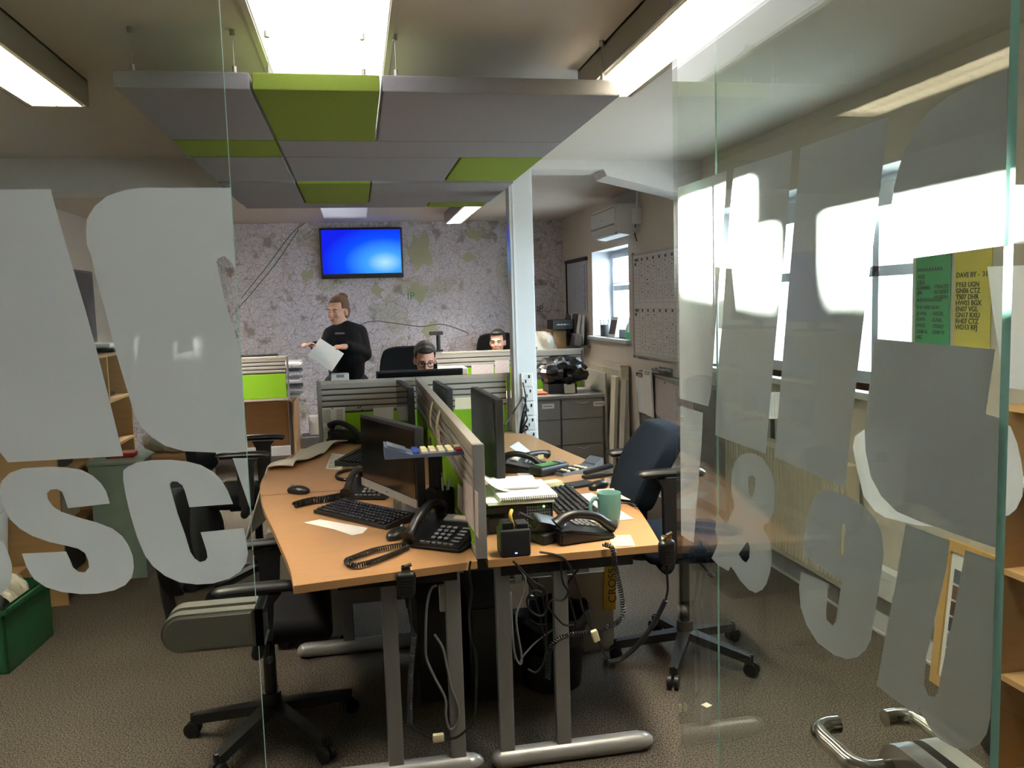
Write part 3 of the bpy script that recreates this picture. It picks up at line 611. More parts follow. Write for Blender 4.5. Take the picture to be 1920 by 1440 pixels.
# ================================================================== PARTITIONS
def partition(p0, p1, z0, z1, label, slats=4, slat_h=.05, sides=(1,), skip_fabric=False, posts=True):
    p0, p1 = Vector((*p0, 0)), Vector((*p1, 0)); L = (p1 - p0).length; rz = math.atan2(p1.y - p0.y, p1.x - p0.x)
    r = T('desk_partition', label, 'partition', (p0.x, p0.y, z0), rz); H = z1 - z0; t = .016
    g = G(); g.bx(0, L, -t - .002, t + .002, H - .022, H, bev=.003); g.build('top_rail', RAILM, r)
    zs = H - .022 - slats * slat_h
    for k in range(slats):
        a = H - .022 - (k + 1) * slat_h; g = G(); g.bx(.018, L - .018, -t, t, a + .009, a + slat_h, bev=.003); g.build('slat', SLATM, r)
    g = G(); g.bx(.018, L - .018, -t + .007, t - .007, zs, H - .022); g.build('slot_core', SLATD, r)
    g = G(); g.bx(.018, L - .018, -t + .002, t - .002, .02, zs - .002, bev=.004); g.build('fabric_panel', GREENF, r)
    g = G(); g.bx(0, L, -t, t, 0, .02); g.build('bottom_rail', RAILM, r)
    for x in (0, L): g = G(); g.bx(x - .009, x + .018 if x == 0 else x + .009, -t - .003, t + .003, 0, H + .001, bev=.003); g.build('end_post', GREYM, r)
    return r
DIV = partition((XS, 2.60), (XS, 5.20), DZ - .03 + .03, 1.105, 'long slatted divider running between the left and right desks', slats=5, slat_h=.036)
partition((-.255, 5.25), (.945, 5.25), DZ - .25, 1.105, 'green and grey slatted partition across the end of the desks', slats=5, slat_h=.036)
partition((-1.72, 7.83), (-.645, 7.83), DZ, 1.135, 'short green partition at the far left behind the chair', slats=4, slat_h=.034)
partition((.70, 8.03), (1.56, 8.03), DZ - .2, 1.10, 'far slatted partition in front of the dark-haired person', slats=3, slat_h=.045)
partition((1.58, 7.78), (2.14, 7.78), DZ - .2, 1.10, 'slatted partition standing behind the filing cabinets', slats=4, slat_h=.045)
# papers pinned on partitions
def sheet(pl, label, mat=PAPER, lines=None, pins=(), cat='paper', normal=(0, -1, 0)):
    """flat sheet from four world corners (tl,tr,br,bl) with printed lines"""
    a, b, c, d = [Vector(p) for p in pl]; nrm = Vector(normal).normalized(); base = (a + b + c + d) / 4
    r = T('paper_sheet', label, cat, base); a, b, c, d = a - base, b - base, c - base, d - base
    g = G(); g.prism([a, b, c, d], -nrm * .0008); g.build('sheet', mat, r)
    if lines:
        g = G()
        for (u0, u1, v, h) in lines:
            f = lambda u, w: (a.lerp(b, u)).lerp(d.lerp(c, u), w) + nrm * .0003
            g.prism([f(u0, v), f(u1, v), f(u1, v + h), f(u0, v + h)], nrm * .0002)
        o = g.build('print', INKG, r); o['kind'] = 'stuff'
    for (u, w) in pins:
        p = a.lerp(b, u).lerp(d.lerp(c, u), w); g = G(); g.cyl(p, p + nrm * .01, .004, n=8); g.build('pin', BLACKP, r)
    return r
TX = [(.06, .38, .06 + .035 * k, .014) for k in range(11)] + [(.62, .9, .06 + .035 * k, .014) for k in range(11)] + [(.06, .42, .55 + .04 * k, .014) for k in range(9)] + [(.6, .86, .55 + .04 * k, .014) for k in range(9)]
yp = 5.25 - .0165
sheet([U(*p, y=yp) for p in ((603, 765), (647, 763), (648, 829), (605, 832))], 'printed notice pinned on the green partition at the left end', PAPER, TX, ((.46, .02), (.6, .9)))
for px, py in ((676, 762), (679, 769), (682, 778), (672, 764)):
    p = U(px, py, y=yp); g = G(); g.cyl((0, 0, 0), (0, -.012, 0), .005, n=8); one(g, 'push_pin', BLACKP, 'small dark push pin in the lime green partition', 'pin', 'push pins on the green partition', p)
sheet([U(*p, y=yp) for p in ((700, 765), (738, 763), (738, 790), (700, 792))], 'blank sheet on the green partition behind the near monitor')
sheet([U(*p, y=yp) for p in ((853, 746), (893, 744), (893, 766), (853, 768))], 'pale note card on the green partition right of the divider', PAPER2)
xp = XS - .0175
sheet([U(*p, x=xp) for p in ((868, 895), (896, 925), (897, 1010), (868, 965))][::-1], 'printed map sheet on the left face of the divider near its end', MAPP, None, (), 'paper', (-1, 0, 0))
sheet([U(*p, x=xp) for p in ((858, 906), (867, 915), (867, 965), (858, 950))][::-1], 'narrow white sheet beside the map on the divider', PAPER, None, (), 'paper', (-1, 0, 0))
sheet([U(*p, x=xp) for p in ((818, 802), (824, 806), (832, 920), (826, 918))][::-1], 'narrow paper strip hanging down the divider beside the radio', PAPER2, None, (), 'paper', (-1, 0, 0))
for px, py, w_, lab in ((813, 762, .05, 'paper strip hung over the divider top, farther one'), (826, 778, .06, 'paper strip hung over the divider top, nearer one')):
    p = U(px, py, x=xp); g = G()
    g.grid(lambda u, v: Vector((p.x - .004 - .016 * math.sin(v * 2.2), p.y + (u - .5) * w_ * 1.4, 1.09 - v * .12)), 2, 8)
    o = one(g, 'paper_strip', PAPER2, lab, 'paper'); m = o.modifiers.new('t', 'SOLIDIFY'); m.thickness = .001
yp3 = 8.03 - .0165
sheet([U(*p, y=yp3) for p in ((884, 684), (926, 683), (926, 700), (884, 702))], 'small framed map print on the far green partition', MAPP)
sheet([U(*p, y=yp3) for p in ((928, 676), (955, 675), (955, 700), (928, 701))], 'pinkish map sheet beside the column on the far partition', MAPP)
yp4 = 7.78 - .0165
sheet([U(*p, y=yp4) for p in ((1030, 684), (1098, 680), (1099, 714), (1032, 718))], 'white chart on the partition behind the black bag', PAPER, [(.75, .95, .1, .05), (.8, .95, .3, .1)])

# ================================================================== MONITORS
def monitor(c0, c1, z0, z1, label, back=False, base=None, bez=.03, bezm=None, base_r=.115, base_off=None):
    """c0,c1: lower corners (xy); the screen faces left of c0->c1 (viewer side) unless back"""
    a, b = Vector((*c0, 0)), Vector((*c1, 0)); L = (b - a).length; rz = math.atan2(b.y - a.y, b.x - a.x); mid = (a + b) / 2
    r = T('monitor', label, 'monitor', (mid.x, mid.y, DZ), rz); h = z1 - z0; zz = z0 - DZ; s = -1  # front = local -y
    g = G(); g.box((0, .018, zz + h / 2), (L, .036, h), bev=.006); g.build('case', BLACKM, r)
    f = -.0015 if not back else .0375
    g = G(); g.bx(-L / 2 + .012, L / 2 - .012, f - .001, f + .001, zz + bez + .004, zz + h - .014); g.build('screen', BLACKG if not back else BLACKM, r)
    if bezm: g = G(); g.bx(-L / 2, L / 2, -.005, -.0005, zz, zz + bez); o = g.build('lower_bezel', bezm, r); g = G(); g.cyl((0, -.005, zz + bez / 2), (0, -.007, zz + bez / 2), .004, n=8); g.build('badge', CHROME, o)
    if back:
        g = G()
        for k in range(7): g.bx(-.12 + k * .03, -.112 + k * .03, -.002, .0, zz + h * .55, zz + h * .75)
        o = g.build('vents', BLACKG, r); o['kind'] = 'stuff'
    by = .05 if not back else -.05
    g = G(); g.box((0, .045 if not back else -.008, (zz + h * .4) / 2 + .006), (.08, .022, zz + h * .4), bev=.006); g.build('stand_neck', SILVER if bezm else BLACKM, r)
    g = G(); g.lathe([(.0, 0), (base_r, 0), (base_r - .003, .008), (base_r * .5, .014), (.0, .015)], (0, base_off if base_off is not None else (.05 if not back else -.02), 0)); g.build('stand_base', SILVER if bezm else BLACKM, r)
    return r
monitor((-.008, 3.452), (.187, 2.969), .82, 1.115, 'black monitor with silver lower bezel on the near left desk', bezm=SILVER)
q = U(764, 727, y=4.42); q2 = U(742, 708, y=4.92)
monitor((q2.x, q2.y), (q.x, q.y), .84, q.z, 'slim monitor seen almost edge-on at the far left desk', base_r=.075, base_off=0.)
q = U(944, 751, y=3.13); q2 = U(897, 722, y=3.66)
monitor((q.x, q.y), (q2.x, q2.y), .83, (q.z + q2.z) / 2, 'large dark monitor turned away on the near right desk', back=True)
q = U(849, 730, y=4.45); q2 = U(822, 711, y=4.98)
monitor((q.x, q.y), (q2.x, q2.y), .83, (q.z + q2.z) / 2, 'dark monitor behind the divider on the far right desk', back=True, base_r=.075, base_off=.03)
q, q2 = U(868, 690, y=5.5), U(705, 700, y=5.5)
monitor((q2.x, 5.5), (q.x, 5.5), .80, (q.z + q2.z) / 2 + .006, 'black monitor top in front of the person with glasses')
monitor((-1.15, 7.98), (-.74, 7.98), .85, U(500, 664, y=7.98).z, 'dark screen top showing above the far left partition')

# ================================================================== TELEPHONES, KEYBOARDS, MICE
def phone(loc, rz, label, cordpts=None, display=True, tilt=.28, off_hook=False, scale=1.0):
    r = T('desk_phone', label, 'telephone', loc, rz); r.scale = (scale,) * 3
    def P_(x, y): return .012 + (y + .1) * math.tan(tilt)
    g = G(); g.prism([(-.105, -.1, 0), (-.105, .1, 0), (-.105, .1, P_(0, .1) - .01), (-.105, .07, P_(0, .08)), (-.105, -.1, .014)], (.21, 0, 0))
    bmesh.ops.bevel(g.bm, geom=g.bm.edges[:], offset=.006, segments=2, affect='EDGES'); b = g.build('body', BLACKP, r)
    g = G()
    for i in range(3):
        for j in range(4): g.box((-.005 + i * .022, -.062 + j * .02, P_(0, -.062 + j * .02) + .006), (.015, .012, .006), rx=tilt, bev=.002)
    for j in range(5): g.box((.075, -.07 + j * .018, P_(0, -.07 + j * .018) + .005), (.026, .009, .005), rx=tilt, bev=.002)
    for i in range(6): g.box((-.03 + i * .02, -.088, P_(0, -.088) + .005), (.013, .006, .005), rx=tilt)
    k = g.build('keypad', GREYP, b); k['kind'] = 'stuff'
    if display:
        g = G(); g.box((.03, .052, P_(0, .052) + .005), (.11, .034, .006), rx=tilt); s_ = g.build('display', SILVER, b)
        g = G(); g.box((.03, .052, P_(0, .052) + .0085), (.05, .02, .002), rx=tilt); g.build('label_card', PAPER2, s_)
    g = G(); zo = .03
    g.tube([(-.072, -.105, P_(0, -.09) + .018), (-.072, -.08, P_(0, -.08) + zo), (-.072, -.04, P_(0, -.04) + zo + .02), (-.072, .03, P_(0, .03) + zo + .022), (-.072, .075, P_(0, .075) + zo + .005), (-.072, .1, P_(0, .1) + .012)],
           lambda t: .0145 + .010 * (abs(t - .5) * 2) ** 3, n=12)
    if not off_hook: g.build('handset', BLACKP, r)
    else: g.bm.free()
    return r
def coil_cord(pts, label, R=.008, turns=36, name='coiled_cord', r=.0026):
    g = G(); g.coil(pts, R, r, turns); return one(g, name, BLACKP, label, 'cord')
def cable(pts, r, label, m=BLACKP, name='cable', k=8, n=6):
    g = G(); g.tube(pts, r, n=n, k=k); return one(g, name, m, label, 'cable')
def keyboard(loc, rz, label, L=.44, W=.15, legs=.02):
    r = T('keyboard', label, 'keyboard', loc, rz)
    g = G(); g.prism([(-L / 2, -W / 2, 0), (-L / 2, W / 2, 0), (-L / 2, W / 2, .012 + legs), (-L / 2, -W / 2, .012)], (L, 0, 0)); g.build('case', BLACKM, r)
    g = G()
    def kz(y): return .012 + legs * (y + W / 2) / W
    for row in range(6):
        y = -W / 2 + .016 + row * .0215; x = -L / 2 + .012
        while x < L / 2 - .02:
            w = .0155
            if row == 0 and abs(x + .08) < .012: w = .105
            if not (L * .18 < x < L * .205 or L * .33 < x < L * .345): g.box((x + w / 2, y, kz(y) + .004), (w, .0155, .008), bev=.002, seg=1)
            x += w + .0035
    o = g.build('keys', BLACKP, r); o['kind'] = 'stuff'
    return r
def mouse(loc, rz, label):
    r = T('computer_mouse', label, 'mouse', loc, rz)
    g = G(); g.ell((0, 0, .012), (.058, .031, .024), u=20, v=12)
    for v in g.bm.verts: v.co.z = max(v.co.z, 0)
    g.build('shell', BLACKP, r); g = G(); g.cyl((.03, -.004, .031), (.03, .004, .031), .009, n=12); g.build('wheel', GREYP, r)
    return r
DT = DZ + .0008
p1_, p2_ = D(590, 968), D(760, 998)
# near left desk
kc = (D(583, 962) + D(770, 975) + D(745, 1003) + D(640, 945)) / 4; ka = math.atan2(D(745, 998).y - D(590, 962).y, D(745, 998).x - D(590, 962).x)
keyboard((kc.x, kc.y, DT + .001), ka, 'black keyboard on a white sheet, near left desk')
g = G(); a = [D(*p, z=DT) for p in ((570, 980), (600, 974), (690, 990), (680, 1000), (660, 1004), (625, 992))]; g.prism(a, (0, 0, .0006)); one(g, 'paper_sheet', PAPER, 'white sheet lying under the near left keyboard', 'paper')
m_ = D(746, 1008); mouse((m_.x, m_.y, DT), .9, 'black mouse beside the near left keyboard')
ph = D(838, 1022); phone((ph.x, ph.y + .045, DT), -.62, 'black desk telephone at the near end of the divider', scale=1.12)
c = [D(*p, z=DT + .012) for p in ((768, 1020), (740, 1024), (700, 1032), (664, 1045), (650, 1052), (660, 1060), (690, 1056), (730, 1042), (766, 1026))]
coil_cord(c, 'black coiled handset cord looped on the near left desk', R=.0075, turns=70)
ph = D(694, 928); phone((ph.x, ph.y, DT), -.35, 'black telephone partly behind the near left monitor')
c = [D(*p, z=DT + .014) for p in ((655, 925), (640, 930), (615, 935), (590, 938), (570, 942), (553, 947))]
coil_cord(c, 'tangled coiled cord trailing left from the middle phone', R=.013, turns=26, r=.004)
m_ = D(560, 925); mouse((m_.x, m_.y, DT), 2.6, 'black mouse alone at the left edge of the desk')
# pen pot
pp = D(843, 962); r = T('pen_pot', 'black mesh pen pot by the divider', 'pen pot', (pp.x - .02, pp.y, DT))
g = G(); g.lathe([(.038, 0), (.04, .1), (.038, .1), (.036, .003)], n=20); g.build('pot', M('mesh_black', '202020', .5, .4), r)
for k, (dx, dy, m__) in enumerate(((.01, .008, SILVER), (-.012, .01, BLACKP), (.014, -.01, WHITEP), (-.004, -.014, WHITEP), (.0, .018, SILVER))):
    g = G(); g.cyl((dx * .5, dy * .5, .006), (dx * 1.7, dy * 1.7, .125 + .008 * k), .004, n=8); o = g.build('pen', m__, r)
# two-way radio in charger
rp = D(810, 940); r = T('two_way_radio', 'black two-way radio standing in its charger by the divider', 'radio', (rp.x + .02, rp.y, DT), -.4)
g = G(); g.box((0, 0, .03), (.075, .085, .06), bev=.01); g.build('charger', BLACKM, r); g = G(); g.box((0, .0, .12), (.056, .036, .15), bev=.008); g.build('radio_body', BLACKP, r)
g = G(); g.cyl((-.018, 0, .19), (-.018, 0, .27), .006, .004, 10); g.build('antenna', RUBBER, r); g = G(); g.cyl((.014, 0, .19), (.014, 0, .208), .008, n=10); g.build('knob', BLACKM, r)
# far left desk items
kc = D(660, 862); keyboard((kc.x + .05, kc.y, DT), 1.25, 'black keyboard on the far left desk', L=.42)
g = G(); a = [D(*p, z=DT) for p in ((610, 879), (622, 850), (650, 853), (640, 881))]; g.prism(a, (0, 0, .0008)); o = one(g, 'paper_sheet', PAPER, 'printed sheet half under the far left keyboard', 'paper')
g = G()
for k in range(8):
    a_, b_ = D(620 + .8 * k - k * 1.4, 855 + k * 3, z=DT + .001), D(636 - k * .6, 856 + k * 3, z=DT + .001)
    g.tube([a_, b_], .003, n=4, k=1)
o = g.build('print', INKG, o); o['kind'] = 'stuff'
ph = D(665, 825); phone((ph.x, ph.y, DT), .9, 'black telephone at the foot of the green partition', scale=1.15)
c = [D(*p, z=DT + .008) for p in ((690, 880), (660, 880), (636, 886), (632, 895), (650, 899), (685, 893), (700, 890))]
cable(c, .008, 'thick black cable looped behind the near left monitor')
g = G(); q = D(612, 836); g.box((0, 0, .012), (.09, .05, .02), bev=.008); g.tube([(.0, 0, .02), (.03, .0, .06), (.035, .0, .1)], .008); one(g, 'headset_stand', BLACKP, 'small black stand at the corner of the green partition', 'stand', None, (q.x, q.y, DT), .3)
# white coat draped over desk and chair
r = T('white_jacket', 'white jacket draped over the far left desk edge', 'jacket', D(560, 850))
q = D(560, 850)
def cf(u, v):
    p = D(500 + 108 * u, 884 - 50 * u, z=DT); hang = max(0., v - .42)
    return Vector((p.x + .13 - .30 * v + .012 * math.sin(11 * u + 3), p.y + .02 * math.sin(6 * v), DT + .018 + .010 * math.sin(9 * u + 5 * v) + .008 * math.sin(17 * u - 3 * v) - hang * (.28 + .55 * (1 - u)))) - q
g = G(); g.grid(cf, 24, 12); o = g.build('cloth', M('white_cloth', 'e6e0d4', .8, var=.05), r); md = o.modifiers.new('t', 'SOLIDIFY'); md.thickness = .006; md.offset = 1

# calculator on top of the divider
cp = U(838, 838, z=1.06); r = T('desk_calculator', 'grey calculator hooked into the divider slats', 'calculator', (XS - .10, cp.y + .05, 1.03), 0)
g = G(); g.prism([(-.19, -.06, 0), (.09, -.06, .0), (.09, -.06, .012), (-.10, -.06, .012), (-.19, -.06, .045)], (0, .12, 0)); g.build('body', M('calculator_blue_grey', '56607a', .45), r)
g = G(); g.box((-.148, 0, .034), (.07, .09, .004), ry=.35); g.build('display', M('lcd_grey', '6d7684', .2), r)
for i in range(6):
    for j in range(4):
        g = G(); g.box((-.082 + i * .03, -.042 + j * .028, .016), (.022, .02, .01), bev=.003); g.build('button', REDP if (i == 5 and j < 2) else (BLUEP if i == 0 else BEIGEP), r)

# ------------------------------------------------------------------ near right desk items
pcx0, pcx1 = .405, .665
r = T('desktop_computer', 'small black desktop computer lying flat under the notepads', 'computer', ((pcx0 + pcx1) / 2, 3.0, DT))
w = (pcx1 - pcx0) / 2; g = G(); g.bx(-w, w, -.14, .2, 0, .105, bev=.006); g.build('case', BLACKM, r)
g = G()
for i in range(10):
    for j in range(7): g.bx(w * .25 + i * .009, w * .25 + i * .009 + .006, -.143, -.139, .02 + j * .011, .027 + j * .011)
o = g.build('vent_grille', GREYP, r); o['kind'] = 'stuff'
g = G(); g.cyl((w - .035, -.14, .09), (w - .035, -.145, .09), .004, n=8); g.build('power_light', LED, r)
g = G(); g.bx(-w + .01, -.02, -.144, -.139, .06, .075); g.build('drive_slot', BLACKG, r)
# notepads
def pad(loc, rz, d, label, m=PAPER, spiral=False, curl=0):
    r = T('notepad', label, 'notepad', loc, rz)
    n = max(1, int(d[2] / .004))
    for k in range(n):
        g = G(); g.box((random.uniform(-.004, .004), random.uniform(-.004, .004), d[2] * (k + .5) / n), (d[0], d[1], d[2] / n * .94), rz=random.uniform(-.03, .03)); g.build('page_block', m, r)
    if spiral:
        g = G()
        for k in range(26): 
            x = -d[0] / 2 + d[0] * (k + .5) / 26; g.tube([(x, -d[1] / 2 + .006, d[2] + .001), (x, -d[1] / 2 - .006, d[2] * .5), (x, -d[1] / 2 + .004, -.001 + .002)], .0012, n=4, k=3)
        o = g.build('spiral_wire', BLACKP, r); o['kind'] = 'stuff'
    return r
pad((.555, 3.0, DT + .107), -.05, (.24, .3, .010), 'wire-bound pad lowest in the stack on the computer', PAPER)
pad((.575, 2.98, DT + .119), .02, (.21, .27, .014), 'spiral notebook on the stack on the computer', PAPER, True)
pad((.56, 3.06, DT + .135), -.1, (.17, .2, .008), 'loose white papers on top of the notebook stack', PAPER)
g = G(); g.grid(lambda u, v: Vector((.43 + .09 * u, 2.93 + .22 * v, DT + .137 + .05 * (1 - u) ** 2)), 8, 3); o = one(g, 'curled_sheet', PAPER, 'curled white sheet leaning against the turned monitor', 'paper'); md = o.modifiers.new('t', 'SOLIDIFY'); md.thickness = .001
p0, p1 = D(1045, 930), D(1105, 970)
keyboard(((p0.x + p1.x) / 2 - .02, (p0.y + p1.y) / 2 + .03, DT), math.atan2(D(1100, 965).y - D(1055, 925).y, D(1100, 965).x - D(1055, 925).x), 'black keyboard on the near right desk beside the mug', W=.14)
# papers and folder
def flat(pxs, name, m, label, th=.0008, z=DT, cat='paper'):
    pts = [D(*p, z=z) for p in pxs]; base = sum(pts, Vector()) / len(pts)
    g = G(); g.prism([p - base for p in pts], (0, 0, th)); return one(g, name, m, label, cat, None, base)
flat(((1072, 930), (1110, 925), (1188, 974), (1110, 980)), 'paper_sheet', PAPER, 'white sheets under the teal mug', .003)
flat(((1118, 930), (1120, 918), (1180, 915), (1182, 938)), 'paper_sheet', PAPER2, 'cream sheet propped behind the teal mug', .002, DT + .02)
g = G(); q = D(1165, 955); g.tube([(-.05, .0, .012), (0, .03, .014), (.05, .01, .012), (.055, -.04, .012)], .004, n=6); one(g, 'spectacles_case', BLACKP, 'dark spectacles lying right of the mug', 'spectacles', None, (q.x, q.y + .02, DT))
flat(((1140, 1005), (1182, 1003), (1191, 1023), (1150, 1025)), 'sticky_note', POSTIT, 'pale yellow sticky note at the front right desk corner')
# mug
mp = D(1146, 990); r = T('mug', 'teal glazed mug on papers near the desk edge', 'mug', (mp.x, mp.y + .02, DT + .003)); r.scale = (1.02, 1.02, 1.2)
g = G(); g.lathe([(.030, 0), (.034, .006), (.040, .04), (.043, .1), (.0425, .103), (.040, .1), (.037, .04), (.030, .008)], n=32); g.build('body', TEAL, r)
g = G(); g.tube([(-.041, -.004, .085), (-.058, -.006, .088), (-.071, -.008, .07), (-.069, -.008, .045), (-.055, -.006, .026), (-.037, -.004, .026)], .0065, n=10); g.build('handle', TEAL, r)
g = G(); g.cyl((0, 0, .085), (0, 0, .087), .039, n=24); g.build('coffee', M('coffee', '3a2414', .2), r)
# pen
g = G(); g.cyl((-.06, 0, .004), (.06, 0, .004), .004, n=8); q = D(1095, 957); one(g, 'pen', BLACKP, 'black pen lying beside the right keyboard', 'pen', None, (q.x, q.y, DT + .002), -1.0)
# phones at front
ph = D(1086, 1010); phone((ph.x, ph.y + .05, DT), 1.75, 'black telephone turned away at the front right desk edge', display=False, tilt=.2, scale=1.05)
c = [D(1132, 1020, z=DT + .02), D(1148, 1028, z=DT + .01), Vector((.80, 2.56, .68)), Vector((.82, 2.55, .52)), Vector((.75, 2.55, .47)), Vector((.62, 2.55, .46)), Vector((.57, 2.55, .42)), Vector((.56, 2.55, .32))]
coil_cord(c, 'black coiled cord falling off the right desk edge', R=.007, turns=80)
r = T('battery_charger', 'black desktop charger at the near left of the right desk', 'charger', (D(968, 1045).x, 2.62, DT), 0)
g = G(); g.box((0, 0, .045), (.10, .085, .09), bev=.008); g.build('case', BLACKM, r)
g = G(); g.box((-.022, 0, .098), (.04, .06, .03), bev=.006); g.build('battery', BLACKP, r); g = G(); g.box((.026, 0, .095), (.04, .06, .024), bev=.006); g.build('battery', BLACKP, r)
g = G(); g.bx(-.004, .004, -.044, -.042, .012, .016); g.build('indicator_light', LEDB, r); g = G(); g.tube([(0, 0, .09), (-.01, -.01, .13), (0, .02, .14)], .006); g.build('yellow_tag', YTAPE, r)
r = T('two_way_radio', 'black two-way radio leaning between charger and phone', 'radio', (D(1018, 1000).x, 2.74, DT), .5)
g = G(); g.box((0, 0, .055), (.15, .06, .045), rx=.5, ry=.35, bev=.012); g.build('radio_body', BLACKP, r); g = G(); g.cyl((-.06, 0, .08), (-.12, .01, .115), .006, n=8); g.build('antenna', RUBBER, r); g = G(); g.box((0, .0, .018), (.12, .09, .036), bev=.01); g.build('cradle', BLACKM, r)
# further clutter
ph = D(985, 880); phone((ph.x, ph.y, DT), 1.2, 'black telephone behind the turned monitor', tilt=.2)
g = G(); g.tube([(-.1, 0, .025), (-.05, 0, .045), (.05, 0, .045), (.1, 0, .03)], lambda t: .014 + .01 * (abs(t - .5) * 2) ** 3, n=10); q = D(1000, 868); one(g, 'phone_handset', BLACKP, 'black handset lying crosswise by the small note', 'handset', None, (q.x, q.y, DT), .5)
g = G(); g.box((0, 0, 0), (.03, .004, .02)); q = D(1012, 873); one(g, 'sticky_note', POSTIT, 'tiny yellow note stuck on the crosswise handset', 'note', None, (q.x, q.y - .03, DT + .05), .2)
q = D(1030, 888); r = T('handheld_terminal', 'black handheld terminal with green screen among the clutter', 'radio', (q.x, q.y, DT), .55)
g = G(); g.box((0, 0, .025), (.2, .09, .045), bev=.015); g.build('case', BLACKP, r); g = G(); g.box((-.02, 0, .048), (.11, .06, .004)); g.build('green_screen', M('green_lcd', '4f8a4a', .3), r); g = G(); g.box((.07, 0, .049), (.035, .06, .004)); g.build('keypad', GREYP, r)
q = D(1085, 886); r = T('desk_calculator', 'tilted grey calculator on the far right of the desk', 'calculator', (q.x, q.y + .03, DT), .45)
g = G(); g.prism([(-.13, -.05, 0), (.13, -.05, .0), (.13, -.05, .055), (.07, -.05, .02), (-.13, -.05, .012)], (0, .1, 0)); g.build('body', M('calculator_grey', '6a7078', .4), r)
for i in range(6):
    for j in range(4): g = G(); g.box((-.115 + i * .027, -.036 + j * .024, .019), (.019, .016, .008), bev=.002); g.build('button', BEIGEP if i % 2 else BLACKM, r)
g = G(); g.box((.103, 0, .041), (.05, .08, .003), ry=-.5); g.build('display', M('lcd_grey', '6d7684', .2), r)
q = D(1120, 896); r = T('stapler', 'black stapler at the right edge of the right desk', 'stapler', (q.x, q.y, DT), .2)
g = G(); g.box((0, 0, .01), (.15, .035, .014), bev=.004); g.build('base', BLACKP, r); g = G(); g.box((.005, 0, .04), (.15, .032, .02), ry=-.15, bev=.008); g.build('arm', BLACKP, r); g = G(); g.box((0, 0, .026), (.14, .016, .008), ry=-.1); g.build('magazine', STEEL, r)
m_ = D(1122, 916); mouse((m_.x, m_.y, DT), .6, 'black mouse behind the right keyboard')
q = D(1155, 909); g = G(); g.box((0, 0, .008), (.07, .022, .012), bev=.003); one(g, 'usb_stick', M('pale_blue_plastic', '9fb2d0', .4), 'pale blue memory stick at the desk edge', 'memory stick', None, (q.x, q.y, DT), .1)
q = D(1035, 912); g = G(); g.box((0, 0, .012), (.08, .055, .024), bev=.003); one(g, 'card_box', PAPER2, 'small cream carton beside the notepads', 'box', None, (q.x, q.y, DT), .3)
q = D(1060, 915); g = G(); g.box((0, 0, .004), (.08, .08, .008)); one(g, 'note_block', M('pale_green_paper', 'b8c08a', .8), 'pale green note block beside the cream carton', 'note block', None, (q.x, q.y, DT), .5)
q = D(1090, 912); g = G(); g.box((0, 0, .006), (.12, .09, .01), bev=.003); one(g, 'notebook', BLACKM, 'black notebook with a red corner behind the mouse', 'notebook', None, (q.x, q.y + .02, DT), .3)
flat(((955, 838), (972, 828), (1000, 851), (985, 857)), 'paper_sheet', PAPER, 'printed timetable sheet on the far right desk', .001)
flat(((957, 872), (972, 868), (1000, 892), (975, 896)), 'paper_sheet', PAPER, 'white sheet beside the telephone behind the monitor', .001)

